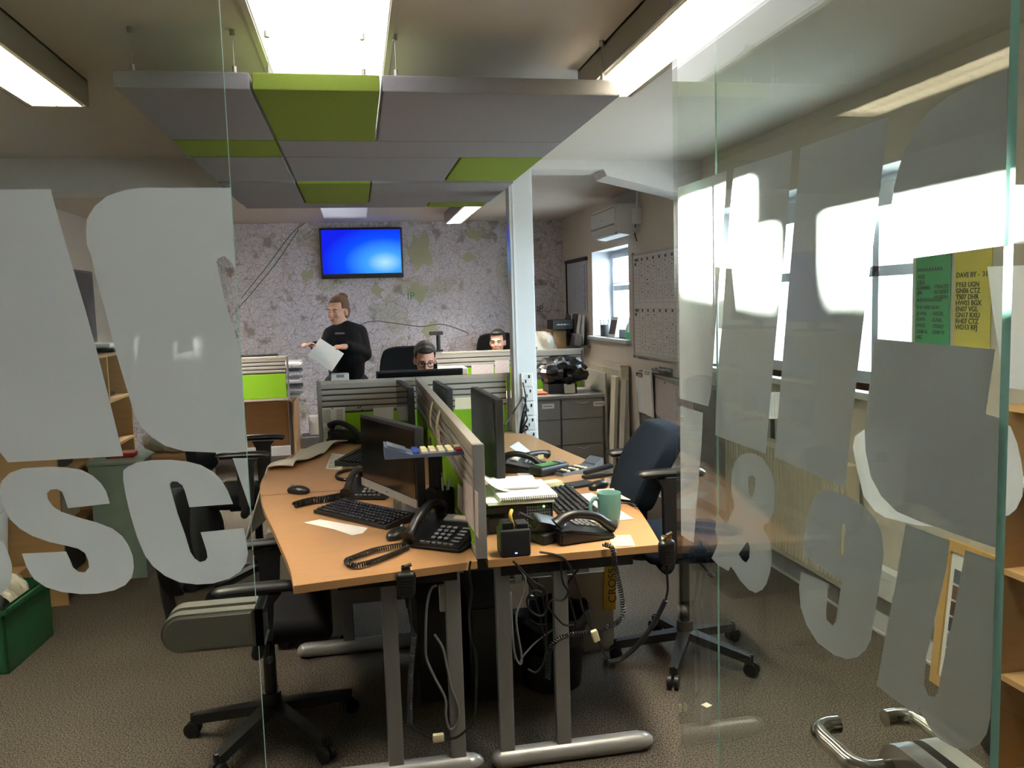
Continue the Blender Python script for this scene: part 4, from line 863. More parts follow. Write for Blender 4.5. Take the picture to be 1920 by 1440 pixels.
# ================================================================== CHAIRS
def chair(loc, rz, label, fab, seat_z=.48, arm_z=.68, back_h=.52, back_tilt=.12, back_rz=0, back_off=-.24, base_rz=0., arms=(1, -1), arm_w=.27, back_w=.44, seat_l=.46, arm_dx=0., bz_off=.12, th=1.6):
    """faces local +x"""
    r = T('office_chair', label, 'chair', loc, rz)
    for k in range(5):
        a = base_rz + k * 2 * PI / 5; c, s = math.cos(a), math.sin(a)
        g = G(); 
        def pt(d, w, z): return (c * d - s * w, s * d + c * w, z)
        g.prism([pt(.02, -.028, .13), pt(.30, -.016, .085), pt(.30, .016, .085), pt(.02, .028, .13)], (0, 0, -.035)); g.build('base_leg', BLACKM, r)
        g = G()
        for w in (-.014, .014):
            q0, q1 = Vector(pt(.30, w - .008, .029)), Vector(pt(.30, w + .008, .029)); g.cyl(q0, q1, .028, n=16)
        g.cyl(pt(.30, 0, .04), pt(.30, 0, .09), .008, n=8); g.box(pt(.29, 0, .048), (.034, .034, .02), rz=a, bev=.006)
        g.build('castor', BLACKP, r)
    g = G(); g.cyl((0, 0, .09), (0, 0, .17), .035, n=16); g.cyl((0, 0, .17), (0, 0, seat_z - .07), .022, n=16); g.build('gas_column', BLACKP, r)
    g = G(); g.box((-.03, 0, seat_z - .065), (.22, .14, .04), bev=.01); g.tube([(.02, -.06, seat_z - .06), (.02, -.2, seat_z - .07), (.02, -.25, seat_z - .075)], .006); g.ell((.02, -.26, seat_z - .075), (.012, .03, .008)); g.build('tilt_mechanism', BLACKM, r)
    g = G(); g.box((0, 0, seat_z), (seat_l, .46, .08), bev=.038, seg=4)
    for v in g.bm.verts:
        if v.co.x > seat_l * .3: v.co.z -= (v.co.x - seat_l * .3) * .25
    g.build('seat', fab, r)
    g = G(); bz = seat_z + bz_off; n = 12
    def bf(u, v, side):
        x = back_off - v * back_h * back_tilt - .03 * math.cos((v - .3) * PI) + .015 * (2 * u - 1) ** 2 * 2
        wv = back_w / 2 * (1 - .18 * abs(2 * v - 1) ** 3); y = (2 * u - 1) * wv
        return Vector((x - side * .035, y, bz + v * back_h - .03 * (abs(2 * u - 1) ** 4) * (1 if v > .5 else -1) * abs(2 * v - 1) ** 3))
    mrz = Matrix.Translation((back_off, 0, 0)) @ Matrix.Rotation(back_rz, 4, 'Z') @ Matrix.Translation((-back_off, 0, 0))
    F = [[g.bm.verts.new(mrz @ bf(i / n, j / n, 0)) for j in range(n + 1)] for i in range(n + 1)]; B = [[g.bm.verts.new(mrz @ bf(i / n, j / n, th)) for j in range(n + 1)] for i in range(n + 1)]
    for i in range(n):
        for j in range(n): g.bm.faces.new((F[i][j], F[i + 1][j], F[i + 1][j + 1], F[i][j + 1])); g.bm.faces.new((B[i][j + 1], B[i + 1][j + 1], B[i + 1][j], B[i][j]))
    for i in range(n):
        g.bm.faces.new((F[i + 1][0], F[i][0], B[i][0], B[i + 1][0])); g.bm.faces.new((F[i][n], F[i + 1][n], B[i + 1][n], B[i][n])); g.bm.faces.new((F[0][i], F[0][i + 1], B[0][i + 1], B[0][i])); g.bm.faces.new((F[n][i + 1], F[n][i], B[n][i], B[n][i + 1]))
    o = g.build('backrest', fab, r, ang=60); md = o.modifiers.new('b', 'BEVEL'); md.width = .014; md.segments = 3; md.limit_method = 'ANGLE'
    g = G(); g.tube([(-.08, 0, seat_z - .06), (back_off - .03, 0, seat_z - .05), (back_off - .075, 0, seat_z + .06), (back_off - .075 - .4 * back_h * back_tilt, 0, bz + .4 * back_h)], .022, n=10); g.build('back_support', BLACKM, r)
    for s in arms:
        g = G(); g.tube([(-.02, s * .12, seat_z - .055), (-.02, s * (arm_w - .02), seat_z - .055), (-.01, s * arm_w, seat_z - .02), (0, s * arm_w, seat_z + .06)], .02, n=10)
        g.prism([(-.035, s * arm_w - .018, seat_z), (.035, s * arm_w - .018, seat_z), (.045, s * arm_w - .018, arm_z - .05), (.07, s * arm_w - .018, arm_z - .02), (-.06, s * arm_w - .018, arm_z - .02), (-.04, s * arm_w - .018, arm_z - .06)], (0, .036, 0))
        a_ = g.build('arm_post', BLACKM, r)
        g = G(); g.tube([(-.13, s * arm_w, arm_z - .012), (-.11, s * arm_w, arm_z), (0, s * arm_w, arm_z + .004), (.09, s * arm_w, arm_z), (.125, s * arm_w, arm_z - .016)], lambda t: .030 - .008 * (abs(2 * t - 1)) ** 3, n=12)
        for v in g.bm.verts: v.co.z = arm_z + (v.co.z - arm_z) * .62 if v.co.z < arm_z + .1 else v.co.z
        g.build('arm_pad', BLACKP, a_); a_.location.x = arm_dx
    return r
chair((-.37, 3.02, 0), .05, 'black office chair pushed under the near left desk, seen through the left glass', BLKF, seat_z=.47, arm_z=.645, back_h=.34, back_off=-.25, base_rz=.35, back_w=.40)
chair((-.60, 4.78, 0), -.05, 'black armchair at the far left desk under the white jacket', BLKF, seat_z=.53, arm_z=.80, back_h=.42, base_rz=.2, arm_w=.30)
chair((1.33, 3.27, 0), -.05, 'navy blue office chair right of the near right desk', NAVY, seat_z=.53, arm_z=.87, back_h=.36, back_tilt=-.36, back_off=-.20, base_rz=.45, arm_w=.24, back_w=.42, arm_dx=-.13, bz_off=.15, th=2.6)
chair((.40, 6.52, 0), -PI / 2, 'black high-backed chair of the person with glasses', BLKF, seat_z=.45, arm_z=.62, back_h=.66, base_rz=.1, back_w=.48)
chair((1.47, 8.56, 0), -PI / 2 - .1, 'black chair of the dark-haired person at the far desk', BLKF, seat_z=.46, arm_z=.62, back_h=.66, base_rz=.1, back_w=.5)

# ================================================================== FILING CABINETS, RIGHT WALL
yc = 7.0; zt = U(1065, 741, y=yc).z
xa, xm, xb = U(1004, 760, y=yc).x, U(1052, 760, y=yc).x, U(1131, 745, y=yc).x
def cabinet(x0, x1, n, label, sticker):
    r = T('filing_cabinet', label, 'cabinet', ((x0 + x1) / 2, yc, 0)); w = (x1 - x0) / 2
    g = G(); g.bx(-w, w, .02, .62, 0, zt - .03); g.build('carcass', CABM, r)
    hs = [.17, .23, .24][:n]; z = zt - .045
    for k, h in enumerate(hs):
        g = G(); g.bx(-w + .005, w - .005, 0, .02, z - h + .006, z, bev=.003); d = g.build('drawer', CABM, r)
        g = G(); g.tube([(-.055, -.001, z - .022), (0, -.02, z - .03), (.055, -.001, z - .022)], .006, n=6); g.build('handle', SILVER, d)
        if k == 0: g = G(); g.bx(sticker, sticker + .11, -.002, 0, z - .065, z - .022); lb = g.build('label_card', PAPER, d); g = G(); g.bx(sticker + .015, sticker + .09, -.0026, -.002, z - .048, z - .04); g.build('print', INKG, lb)
        z -= h
    return r
cabinet(xa - .33, xm - .004, 3, 'grey filing cabinet, left one beside the column', .11)
cabinet(xm, xb, 3, 'grey filing cabinet, right one near the radiator', .10)
g = G(); g.bx(xa - .34, xb + .01, yc - .01, yc + .63, zt - .03, zt, bev=.004); one(g, 'cabinet_top', CABT, 'long grey worktop over the two filing cabinets', 'worktop')
g = G(); g.bx(xb + .012, xb + .03, yc - .02, yc + .6, 0, zt + .18); one(g, 'side_screen', RAILM, 'tall pale end panel beside the right filing cabinet', 'panel')
# bin bag on the cabinet
q = U(1052, 735, y=yc + .2); bgx = q.x
def bag(label, loc, rx, ry, rz_, m, seed=1, name='bin_bag', amp=.22, rot=0):
    random.seed(seed); g = G(); ph_ = [random.uniform(0, 6) for _ in range(10)]
    def f(u, v):
        t, p = u * 2 * PI, (v - .5) * PI; d = Vector((math.cos(p) * math.cos(t), math.cos(p) * math.sin(t), math.sin(p)))
        k = 1 + amp * (math.sin(4 * t + ph_[0] + 2 * d.z) * math.cos(3 * p + ph_[1]) + .6 * math.sin(7 * t + ph_[2] + 5 * d.z) + .4 * math.sin(11 * d.x + ph_[3]) * math.sin(9 * d.y + ph_[4])) * math.cos(p)
        return Vector((d.x * rx * k, d.y * ry * k, max(-rz_ * .8, d.z * rz_ * k) + rz_ * .8))
    g.grid(f, *((26, 14) if m is BAGM else (48, 24))); bmesh.ops.remove_doubles(g.bm, verts=g.bm.verts[:], dist=.0008)
    if m is BAGM:
        for v in g.bm.verts: v.co += Vector([random.uniform(-.012, .012) for _ in range(3)])
    o = one(g, name, m, label, 'bag', None, loc, rot)
    if m is BAGM: o.data.set_sharp_from_angle(angle=math.radians(12))
    return o
bag('crumpled black bin bag on the filing cabinets', (bgx + .02, yc + .25, zt + .09), .22, .18, .13, BAGM, 3)
g = G(); g.box((0, 0, .045), (.26, .24, .09), bev=.005); one(g, 'tray', BLACKM, 'black tray under the bin bag on the filing cabinets', 'tray', None, (bgx + .0, yc + .25, zt))
q = U(1070, 736, y=yc + .08); g = G(); g.box((0, 0, 0), (.10, .003, .085), rx=-.2); one(g, 'paper_tag', PAPER2, 'cream note hanging out below the bin bag', 'note', None, (q.x, yc + .115, zt + .047))
q = U(1012, 730, y=yc + .15); g = G(); g.box((0, 0, .01), (.16, .22, .018)); one(g, 'card_folder', M('orange_card', 'b8643a', .7), 'orange card folders on the left filing cabinet', 'folder', None, (q.x - .02, yc + .2, zt))
# things behind: box cabinet, binder, bag
yq = 8.42; a, b = U(1026, 618, y=yq), U(1087, 650, y=yq)
r = T('storage_cabinet', 'pale beech cabinet in the corner under the black binder box', 'cabinet', ((a.x + b.x) / 2, yq + .2, 0)); w = (min(b.x, 2.14) - a.x) / 2; r.location.x = a.x + w
g = G(); g.bx(-w, w, -.2, .2, 0, a.z, bev=.003); g.build('carcass', SHELFW, r)
g = G(); g.bx(-w + .06, w, -.215, -.2, .1, a.z - .01, bev=.003); d = g.build('door', SHELFW, r); g = G(); g.bx(-.02, .14, -.222, -.215, a.z - .26, a.z - .21); g.build('name_strip', BLUEP, d)
c_ = U(1055, 605, y=yq); g = G(); g.box((0, 0, .05), (.22, .26, .10), bev=.006); o = one(g, 'binder_box', BLACKM, 'black box file lying on the corner cabinet', 'box', None, (a.x + .14, yq, a.z))
g = G()
for k in range(9): g.bx(-.07 + k * .016, -.059 + k * .016, -.1306, -.13, .045, .052 + .006 * (k % 2))
g.build('spine_print', PAPER, o)
q = U(1015, 620, y=8.35); bag('crumpled white plastic bag left of the corner cabinet', (q.x - .02, 8.30, .95), .15, .12, .17, CLEARBAG, 6, 'plastic_bag')
g = G(); g.box((0, 0, .475), (.26, .3, .95), bev=.01); one(g, 'storage_box', SHELFW, 'beech pedestal under the white plastic bag', 'pedestal', None, (q.x - .03, 8.33, 0))
# radiator
r = T('radiator', 'cream panel radiator under the far window', 'radiator', (XR - .06, 7.3, .16)); y0, y1 = 6.80 - 7.3, 7.78 - 7.3; z1 = .82
g = G(); g.bx(-.035, .04, y0, y1, 0, z1, bev=.008); g.build('panel', OFFW, r)
n = 30
for k in range(n):
    y = y0 + .02 + (y1 - y0 - .04) * (k + .5) / n; g = G(); g.box((-.037, y, z1 / 2), (.012, .016, z1 - .06), bev=.004); g.build('fin', OFFW, r)
g = G(); g.bx(-.04, .045, y0, y1, z1, z1 + .015); g.build('top_grille', OFFW, r); g = G(); g.cyl((-.0, y0 - .03, -.16), (0, y0 - .03, .08), .009, n=10); g.cyl((0, y0 - .03, .06), (0, y0 + .0, .06), .009, n=10); g.build('pipe', OFFW, r); g = G(); g.cyl((0, y0 - .03, .06), (0, y0 - .03, .13), .018, n=14); g.build('valve', WHITEP, r)
# narrow pale frame boards leaning between radiator and notice board
for k, (px, m_, lab) in enumerate(((1150, OFFW, 'tall pale board leaning beside the radiator'), (1160, RAILM, 'narrow framed board leaning next to the pale one'))):
    q = U(px, 760, x=XR - .1); g = G(); g.box((0, 0, .45), (.03, .13, .9), ry=.05, bev=.004); one(g, 'leaning_board', m_, lab, 'board', None, (XR - .15, q.y - .12 * k - .15, 0))
# air conditioner
ya, yb2 = 6.55, 7.25; r = T('air_conditioner', 'white wall air conditioner above the far window', 'air conditioner', (XR, (ya + yb2) / 2, 2.08)); w = (yb2 - ya) / 2
g = G(); g.prism([(0, -w, .04), (-.06, -w, 0), (-.16, -w, .015), (-.2, -w, .06), (-.205, -w, .21), (-.19, -w, .255), (0, -w, .26)], (0, 2 * w, 0)); bmesh.ops.bevel(g.bm, geom=g.bm.edges[:], offset=.008, segments=2, affect='EDGES'); g.build('case', WHITEP, r)
g = G(); g.bx(-.212, -.203, -w + .03, w - .03, .085, .098); g.build('upper_slot', GREYP, r); g = G(); g.box((-.185, 0, .03), (.006, 2 * w - .08, .045), ry=.7); g.build('louvre_flap', WHITEP, r)
g = G(); g.box((-.17, 0, .02), (.004, 2 * w - .1, .008), ry=.7); g.build('outlet_slot', GREYP, r); g = G(); g.bx(-.208, -.2, -w + .03, w - .03, .225, .228); g.build('intake_line', GREYP, r); g = G(); g.bx(-.207, -.204, .0, .03, .15, .155); g.build('badge', GREYP, r)
g = G(); g.box((-.03, 0, 0), (.06, .1, .13), bev=.006); q = U(1200, 405, x=XR); one(g, 'switch_box', WHITEP, 'small white isolator box right of the air conditioner', 'switch', None, (XR, q.y, q.z))
g = G(); g.bx(-.025, 0, -.02, .02, 0, 2.46 - q.z - .07); o = one(g, 'conduit', WHITEP, 'white cable trunking above the isolator box', 'trunking', None, (XR, q.y, q.z + .066))
cable([(XR - .03, q.y + .02, q.z - .06), (XR - .03, q.y + .05, q.z - .13), (XR - .02, q.y + .03, q.z - .2)], .005, 'dark cable hanging below the isolator box', BLACKP)
# whiteboard with rota grid
y0, y1, z0, z1 = 5.55, 6.655, 1.085, 1.925
r = T('whiteboard', 'whiteboard with a printed rota grid on the right wall', 'whiteboard', (XR - .01, (y0 + y1) / 2, z0)); w, h = (y1 - y0) / 2, z1 - z0
g = G(); g.bx(-.012, .008, -w, w, 0, h, bev=.003); g.build('board', M('whiteboard_face', 'd9d3cd', .3), r)
g = G()
for (a, b, c, d) in ((-w, -w + .015, 0, h), (w - .015, w, 0, h), (-w, w, 0, .016), (-w, w, h - .016, h)): g.bx(-.018, -.01, a, b, c, d, bev=.002)
g.build('frame', SILVER, r)
for sy in (-1, 1):
    for zz in (0, h): g = G(); g.box((-.014, sy * (w - .01), zz), (.014, .03, .03), bev=.006); g.build('corner_cap', GREYP, r)
g = G()
for blk in (0, 1):
    zt_ = h - .035 - blk * .41
    for k in range(12): g.bx(-.0128, -.0122, -w + .03, w - .03, zt_ - .033 * k - .002, zt_ - .033 * k)
    for k in range(9): yy = w - .03 - (2 * w - .06) * k / 8; g.bx(-.0128, -.0122, yy - .0015, yy + .0015, zt_ - .033 * 11, zt_)
grd = g.build('rota_grid', M('grid_line_grey', '9a9490', .6), r); grd['kind'] = 'stuff'
g = G(); g2 = G()
for blk in (0, 1):
    zt_ = h - .035 - blk * .41
    for k in range(8):
        yy = w - .03 - (2 * w - .06) * (k + .5) / 8; ww = .045 if k == 0 else .02
        g.bx(-.0130, -.0122, yy - ww, yy + ww, zt_ - .027, zt_ - .005)
        for row in range(1, 10):
            if random.random() < .8 and k > 0:
                for q_ in range(random.randint(1, 3)): o_ = random.uniform(-.03, .03); g2.bx(-.0130, -.0122, yy + o_ - .006, yy + o_ + .006, zt_ - .033 * row - .02, zt_ - .033 * row - .02 + random.uniform(.004, .009))
    g2.bx(-.0130, -.0122, w - .09, w - .05, zt_ - .06, zt_ - .038)
o = g.build('header_cells', M('header_grey', '55545a', .6), r); o['kind'] = 'stuff'; o = g2.build('handwriting', INK, r); o['kind'] = 'stuff'
r = T('pen_tray', 'grey marker tray below the whiteboard', 'tray', (XR - .03, 5.98, 1.0))
g = G(); g.bx(-.035, .03, -.14, .14, 0, .006); g.bx(-.035, -.031, -.14, .14, 0, .02); g.bx(.025, .03, -.14, .14, -.06, .03); g.build('tray', GREYP, r)
for k, (yy, m_, lab) in enumerate(((.1, REDP, 'red-capped marker on the whiteboard tray'), (.04, WHITEP, 'white marker on the whiteboard tray'), (-.03, BLACKP, 'black marker on the whiteboard tray'), (-.09, WHITEP, 'second white marker at the near end of the tray'))):
    g = G(); g.cyl((0, -.05, .008), (0, .05, .008), .008, n=10); one(g, 'marker_pen', m_, lab, 'marker pen', 'marker pens on the tray', (XR - .04, 5.98 + yy, 1.007), .2 * (k - 1.5))
# planner chart on the wall between corner and window
q = [U(*p, x=XR - .004) for p in ((1063, 494), (1100, 488), (1102, 588), (1066, 590))]
yA, yB_ = q[0].y, q[1].y; zA, zB_ = q[1].z, q[2].z
r = T('wall_planner', 'tall wall planner in a dark rail left of the far window', 'planner', (XR, (yA + yB_) / 2, zB_)); w = (yA - yB_) / 2; h = zA - zB_
g = G(); g.bx(-.006, 0, -w, w, 0, h); g.build('sheet', M('planner_paper', 'b3b8c4', .7), r); g = G(); g.bx(-.03, 0, -w - .03, w + .02, h, h + .035, bev=.006); g.bx(-.02, 0, w - .005, w + .015, -.1, h); g.build('rail', BLACKM, r)
g = G()
for k in range(9): yy = -w + 2 * w * k / 9; g.bx(-.007, -.006, yy, yy + .004, .02, h - .02)
for k in range(26): g.bx(-.007, -.006, -w + .05, -w + .05 + random.uniform(.02, .1), .03 + k * (h - .06) / 26, .03 + k * (h - .06) / 26 + .008)
o = g.build('print', M('planner_blue', '5a6c98', .7), r); o['kind'] = 'stuff'
# papers in wall rack under the planner
for k in range(6):
    g = G(); g.box((-.03 - .02 * (k % 3), 0, .15), (.004, .19 + .02 * (k % 2), .3 + .02 * (k % 3)), ry=.08 + .05 * (k % 3), rx=.05 * (k - 2)); one(g, 'leaflet', (PAPER, PAPER, COATM)[k % 3], ('white papers standing in the rack end nearest the far window', 'second white papers from the window in the wall rack', 'dark folder third from the window in the wall rack', 'white papers just beyond the dark folder in the wall rack', 'white papers fifth from the window in the wall rack', 'dark folder deepest in the corner of the wall rack')[k], 'paper', 'rack papers below the planner', (XR - .03, yB_ + .05 + .1 * k, zB_ - .32))
g = G(); g.bx(-.11, 0, yB_ - .08 - 8, yB_ + .65 - 8, zB_ - .34, zB_ - .325); g.bx(-.11, -.105, yB_ - .08 - 8, yB_ + .65 - 8, zB_ - .34, zB_ - .2); one(g, 'leaflet_rack', GREYP, 'shallow rack holding papers below the planner', 'rack', None, (XR, 8, 0))
# window-sill things
sz = WINS[0][2]
r = T('pen_pot', 'dark pen pot on the far window sill', 'pen pot', (XR + .05, 7.72, sz)); g = G(); g.lathe([(.04, 0), (.042, .11), (.039, .11), (.037, .005)], n=18); g.build('pot', BLACKM, r)
for k in range(5): g = G(); g.cyl((.01 * (k - 2), .006 * (k % 3), .01), (.022 * (k - 2), .014 * (k % 3), .16), .004, n=6); g.build('pen', (BLACKP, GREYP)[k % 2], r)
r = T('desk_calendar', 'tented desk calendar with a dark picture on the sill', 'calendar', (XR + .06, 7.42, sz)); g = G(); g.prism([(-.04, -.1, 0), (0, -.1, .19), (.05, -.1, 0)], (0, .2, 0)); g.build('tent', PAPER, r); g = G(); g.prism([(-.0365, -.085, .03), (-.0365, .085, .03), (-.0085, .085, .16), (-.0085, -.085, .16)], (-.001, 0, 0)); g.build('picture', M('dark_photo', '3a3030', .4, var=.6, vs_=40), r)
r = T('spray_bottle', 'green-based plastic bottle at the near end of the sill', 'bottle', (XR + .05, 6.96, sz)); g = G(); g.lathe([(.035, 0), (.04, .02), (.04, .09), (.028, .13), (.012, .15), (.012, .19)], n=18); g.build('bottle', M('pale_green_plastic', 'a8c0b0', .3), r); g = G(); g.lathe([(.041, .0), (.042, .06), (.0405, .06)], n=18); g.build('green_band', M('green_plastic', '2f9a55', .4), r)
g = G(); g.box((0, 0, .04), (.12, .18, .08), bev=.01); one(g, 'tissue_box', M('pale_blue_card', '8fa0b8', .7), 'pale blue box in the middle of the far sill', 'box', None, (XR + .1, 7.16, sz))
# grey pin board with maps and clipboards
y0, y1, z0, z1 = 4.3, 6.52, .38, .97
r = T('pin_board', 'long grey pin board low on the right wall', 'notice board', (XR - .012, (y0 + y1) / 2, z0)); w, h = (y1 - y0) / 2, z1 - z0
g = G(); g.bx(-.012, .012, -w, w, 0, h); g.build('felt', CABT, r); g = G()
for (a, b, c, d) in ((-w, -w + .02, 0, h), (w - .02, w, 0, h), (-w, w, 0, .02), (-w, w, h - .02, h)): g.bx(-.018, .01, a, b, c, d)
g.build('frame', SILVER, r)
sheet([U(*p, x=XR - .026) for p in ((1228, 708), (1300, 735), (1300, 830), (1228, 775))], 'large pinkish map pinned on the grey pin board', MAPP, None, ((.3, .03),), 'paper', (-1, 0, 0))
for k, (px, py, pz, m_, lab) in enumerate(((1200, 700, 775, STEEL, 'clipboard with papers hanging at the pin board end'), (1213, 695, 780, PAPER, 'white papers hanging beside the clipboard'))):
    a, b = U(px, py, x=XR - .06), U(px, pz, x=XR - .06); r = T('clipboard', lab, 'clipboard', (XR - .05, a.y, b.z))
    g = G(); g.box((0, 0, (a.z - b.z) / 2), (.006, .2, a.z - b.z), rx=0.02, ry=-.04); g.build('board', (BLACKM, PAPER)[k], r); g = G(); g.box((-.006, .0, (a.z - b.z) / 2 - .01), (.004, .185, (a.z - b.z) * .9), ry=-.04); g.build('papers', PAPER, r); g = G(); g.box((-.012, 0, a.z - b.z - .02), (.014, .09, .03), bev=.004); g.build('clip', STEEL, r)
# green and yellow cards by the near window
def wall_card(pxs, m, label, rows):
    q = [U(*p, x=XR - .003) for p in pxs]; yA, yB_ = q[0].y, q[1].y; zA, zB_ = q[0].z, q[2].z
    r = T('wall_card', label, 'card', (XR - .002, (yA + yB_) / 2, zB_)); w, h = (yA - yB_) / 2, zA - zB_
    g = G(); g.bx(-.002, 0, -w, w, 0, h); g.build('sheet', m, r)
    for (t, u, v, s) in rows: text_mesh(t, s * 1.12, 'handwriting', BLACKM, r, bold=s * .025, mtx=frame_m((-.0026, w - 2 * w * u, h * (1 - v)), (0, -1, 0), (0, 0, 1)))
    return r
zz = '^^^^^^^^^'
wall_card(((1719, 430), (1785, 430), (1785, 668), (1719, 668)), GSHEET, 'green card of handwritten names on the wall by the window',
          [(zz, .05, .36, .032), ('VUE', .06, .40, .022), ('LISA', .06, .445, .022), ('-GEMMA', .03, .485, .02), ('-TRACEY', .53, .48, .02), ('-JIM', .03, .525, .02), ('-ROBERT', .53, .52, .02), ('-HUSSEIN', .53, .56, .018), (zz, .05, .60, .032), ('THE WED RUN-', .04, .64, .018), ('-JOHN', .03, .69, .02), ('-NIGEL', .5, .69, .02), ('-DAN', .03, .735, .02), ('-KARL', .5, .74, .02), ('-PAUL', .03, .785, .02), ('-TERRY', .5, .79, .02), ('-SAM A', .03, .835, .02), ('-SAM N', .5, .835, .02), ('-VIC', .03, .88, .02)])
wall_card(((1793, 430), (1862, 430), (1862, 660), (1793, 660)), YSHEET, 'yellow card of handwritten registrations on the wall by the window',
          [('DAVE BY -  31/12', .04, .40, .024), ('FY63 UGN', .04, .48, .024), ('GN06 CTZ', .04, .53, .024), ('T507 DHR', .04, .58, .024), ('HW03 BGX', .04, .63, .024), ('EN07 VGL', .04, .68, .024), ('GN17 RXU', .04, .73, .024), ('RH07 CTZ', .04, .78, .024), ('WD13 RFJ', .04, .83, .024)])
# second radiator under near windows
r = T('radiator', 'cream panel radiator low behind the glass door', 'radiator', (XR - .06, 4.2, .15)); g = G(); g.bx(-.035, .04, -.75, .55, 0, .6, bev=.008); g.build('panel', OFFW, r)
for k in range(36): g = G(); g.box((-.037, -.72 + k * .035, .3), (.012, .018, .54), bev=.004); g.build('fin', OFFW, r)
# photo collage board leaning on the wall
q = [U(*p, x=XR - .1) for p in ((1798, 1015), (1885, 1055), (1735, 1262))]
yA = 2.83; yB_ = 2.45
r = T('photo_board', 'pine-framed board of photographs leaning on the right wall', 'picture board', (XR - .075, (yA + yB_) / 2, .0)); w = (yA - yB_) / 2; h = .58
tilt_ = Matrix.Rotation(.1, 4, 'Y')
g = G(); g.box((0, 0, h / 2), (.012, 2 * w, h - .02), ry=.1); g.build('backing', PAPER, r)
g = G()
for (yy, zz_, dy, dz) in ((-w + .02, h / 2, .04, h), (w - .02, h / 2, .04, h), (0, .02, 2 * w, .04), (0, h - .02, 2 * w, .04)):
    g.box(((zz_ - h / 2) * math.sin(.1), yy, h / 2 + (zz_ - h / 2)), (.03, dy, dz), ry=.1)
g.build('frame', PINE, r)
for i in range(4):
    for j in range(6):
        m_ = M('photo_print_%d' % ((i * 7 + j * 3) % 5), ('4a3c3a', '6a6f78', '3a3f50', '72564c', '8a8f96')[(i * 7 + j * 3) % 5], .35, var=.7, vs_=25)
        zz_ = .1 + (h - .2) * (j + .5) / 6; yy = -w + .06 + (2 * w - .12) * (i + .5) / 4
        g = G(); g.box(((zz_ - h / 2) * math.sin(.1) - .0075, yy, zz_), (.002, (2 * w - .12) / 4 * .9, (h - .2) / 6 * .86), ry=.1); g.build('photograph', m_, r)
# wooden shelf unit and rucksack at the right edge
p = U(1893, 955, x=1.9); ys0 = 2.36
r = T('shelf_unit', 'beech shelf unit at the right edge behind the glass', 'shelf', (2.05, 1.78, 0)); w, d, h = .23, .28, 1.22
for yy in (-d, d): g = G(); g.bx(-w, w, yy - .009, yy + .009, 0, h); g.build('side_panel', SHELFW, r)
for zz_ in (.12, .42, .74, 1.0, h): g = G(); g.bx(-w, w, -d + .009, d - .009, zz_ - .018, zz_); g.build('shelf_board', SHELFW, r)
g = G(); g.bx(w - .006, w, -d, d, 0, h); g.build('back_panel', SHELFW, r)
q = U(1912, 1010, x=1.85); g = G(); g.bx(-.12, .12, -.15, .15, 0, .22, bev=.003); one(g, 'archive_box', CARD, 'brown archive box on the right-hand shelf unit', 'box', None, (2.0, 1.86, .742))
g = G(); g.bx(-.19, .12, -.17, .17, 0, .012); one(g, 'paper_stack', PAPER, 'white papers sticking out of the right-hand shelf unit', 'paper', None, (1.98, 1.86, 1.002))
g = G(); g.box((0, 0, .2), (.06, .32, .40), ry=-.15, bev=.01); o = one(g, 'lever_file', BLACKM, 'black lever file leaning on top of the shelf unit', 'file', None, (1.98, 1.84, h)); g = G(); g.box((-.036, .05, .33), (.002, .09, .03), ry=-.15); g.build('spine_label', PAPER, o)
bag('black rucksack on the floor at the right edge', (2.08, 2.27, .0), .12, .14, .14, BLKF, 9, 'rucksack', amp=.05)

# ================================================================== COLUMN SOCKETS
for k in range(6):
    q = U(986 + k * 2.2, 712 + k * 27, y=5.157); r = T('socket_outlet', 'white double socket on the column, number %s from the top' % ('one', 'two', 'three', 'four', 'five', 'six')[k], 'socket', (q.x + .005, 5.16, q.z), 0, 'sockets up the column')
    g = G(); g.box((0, -.006, 0), (.075, .012, .085), bev=.004); g.build('plate', WHITEP, r)
    g = G(); g.bx(-.012, -.004, -.0135, -.012, -.02, .0); g.bx(.01, .02, -.0135, -.012, .01, .03); g.build('pin_holes', BLACKP, r)
for k in range(4):
    a = U(981 + k * 1.5, 712 + 27 * k + 5, y=5.14); b = U(974 + k, 822 - k * 3, y=5.14)
    cable([a, a.lerp(b, .3) + Vector((.02, -.02, 0)), a.lerp(b, .7) + Vector((.0, -.02, 0)), b], .006, ('black power lead from the top column socket', 'black power lead from the second column socket', 'black power lead from the third column socket', 'black power lead from the fourth column socket')[k])
cable([U(980, 745, y=5.13), U(968, 765, y=5.1), U(955, 785, y=5.05), U(945, 798, y=4.6)], .005, 'thin black lead running from the column to the turned monitor')

# ================================================================== TELEVISION, SPEAKER
a, b = U(598, 428, y=YB - .05), U(757, 520, y=YB - .05); xc = (a.x + b.x) / 2; w, h = (b.x - a.x) / 2, a.z - b.z
r = T('television', 'wall-mounted television showing a blue desktop on the map wall', 'television', (xc, YB, b.z))
g = G(); g.bx(-w, w, -.07, -.02, 0, h, bev=.006); g.build('case', BLACKP, r); g = G(); g.bx(-w + .02, w - .02, -.0725, -.0705, .05, h - .022); o = g.build('screen', TVM, r)
for v in o.data.vertices: v.co.z -= h / 2
o.location.z = h / 2
g = G(); g.bx(-.2, .2, -.02, 0, h * .25, h * .75); g.build('wall_bracket', BLACKM, r)
q = U(818, 640, y=8.03); g = G(); g.box((0, 0, 0), (.13, .08, .035), bev=.006); g.cyl((.02, 0, -.02), (.02, 0, -.16), .02, n=10); g.box((.02, 0, -.17), (.08, .05, .02)); one(g, 'desk_camera', BLACKP, 'small black camera on a stand behind the person with glasses', 'camera', None, (q.x, 8.03, 1.106 + .181))
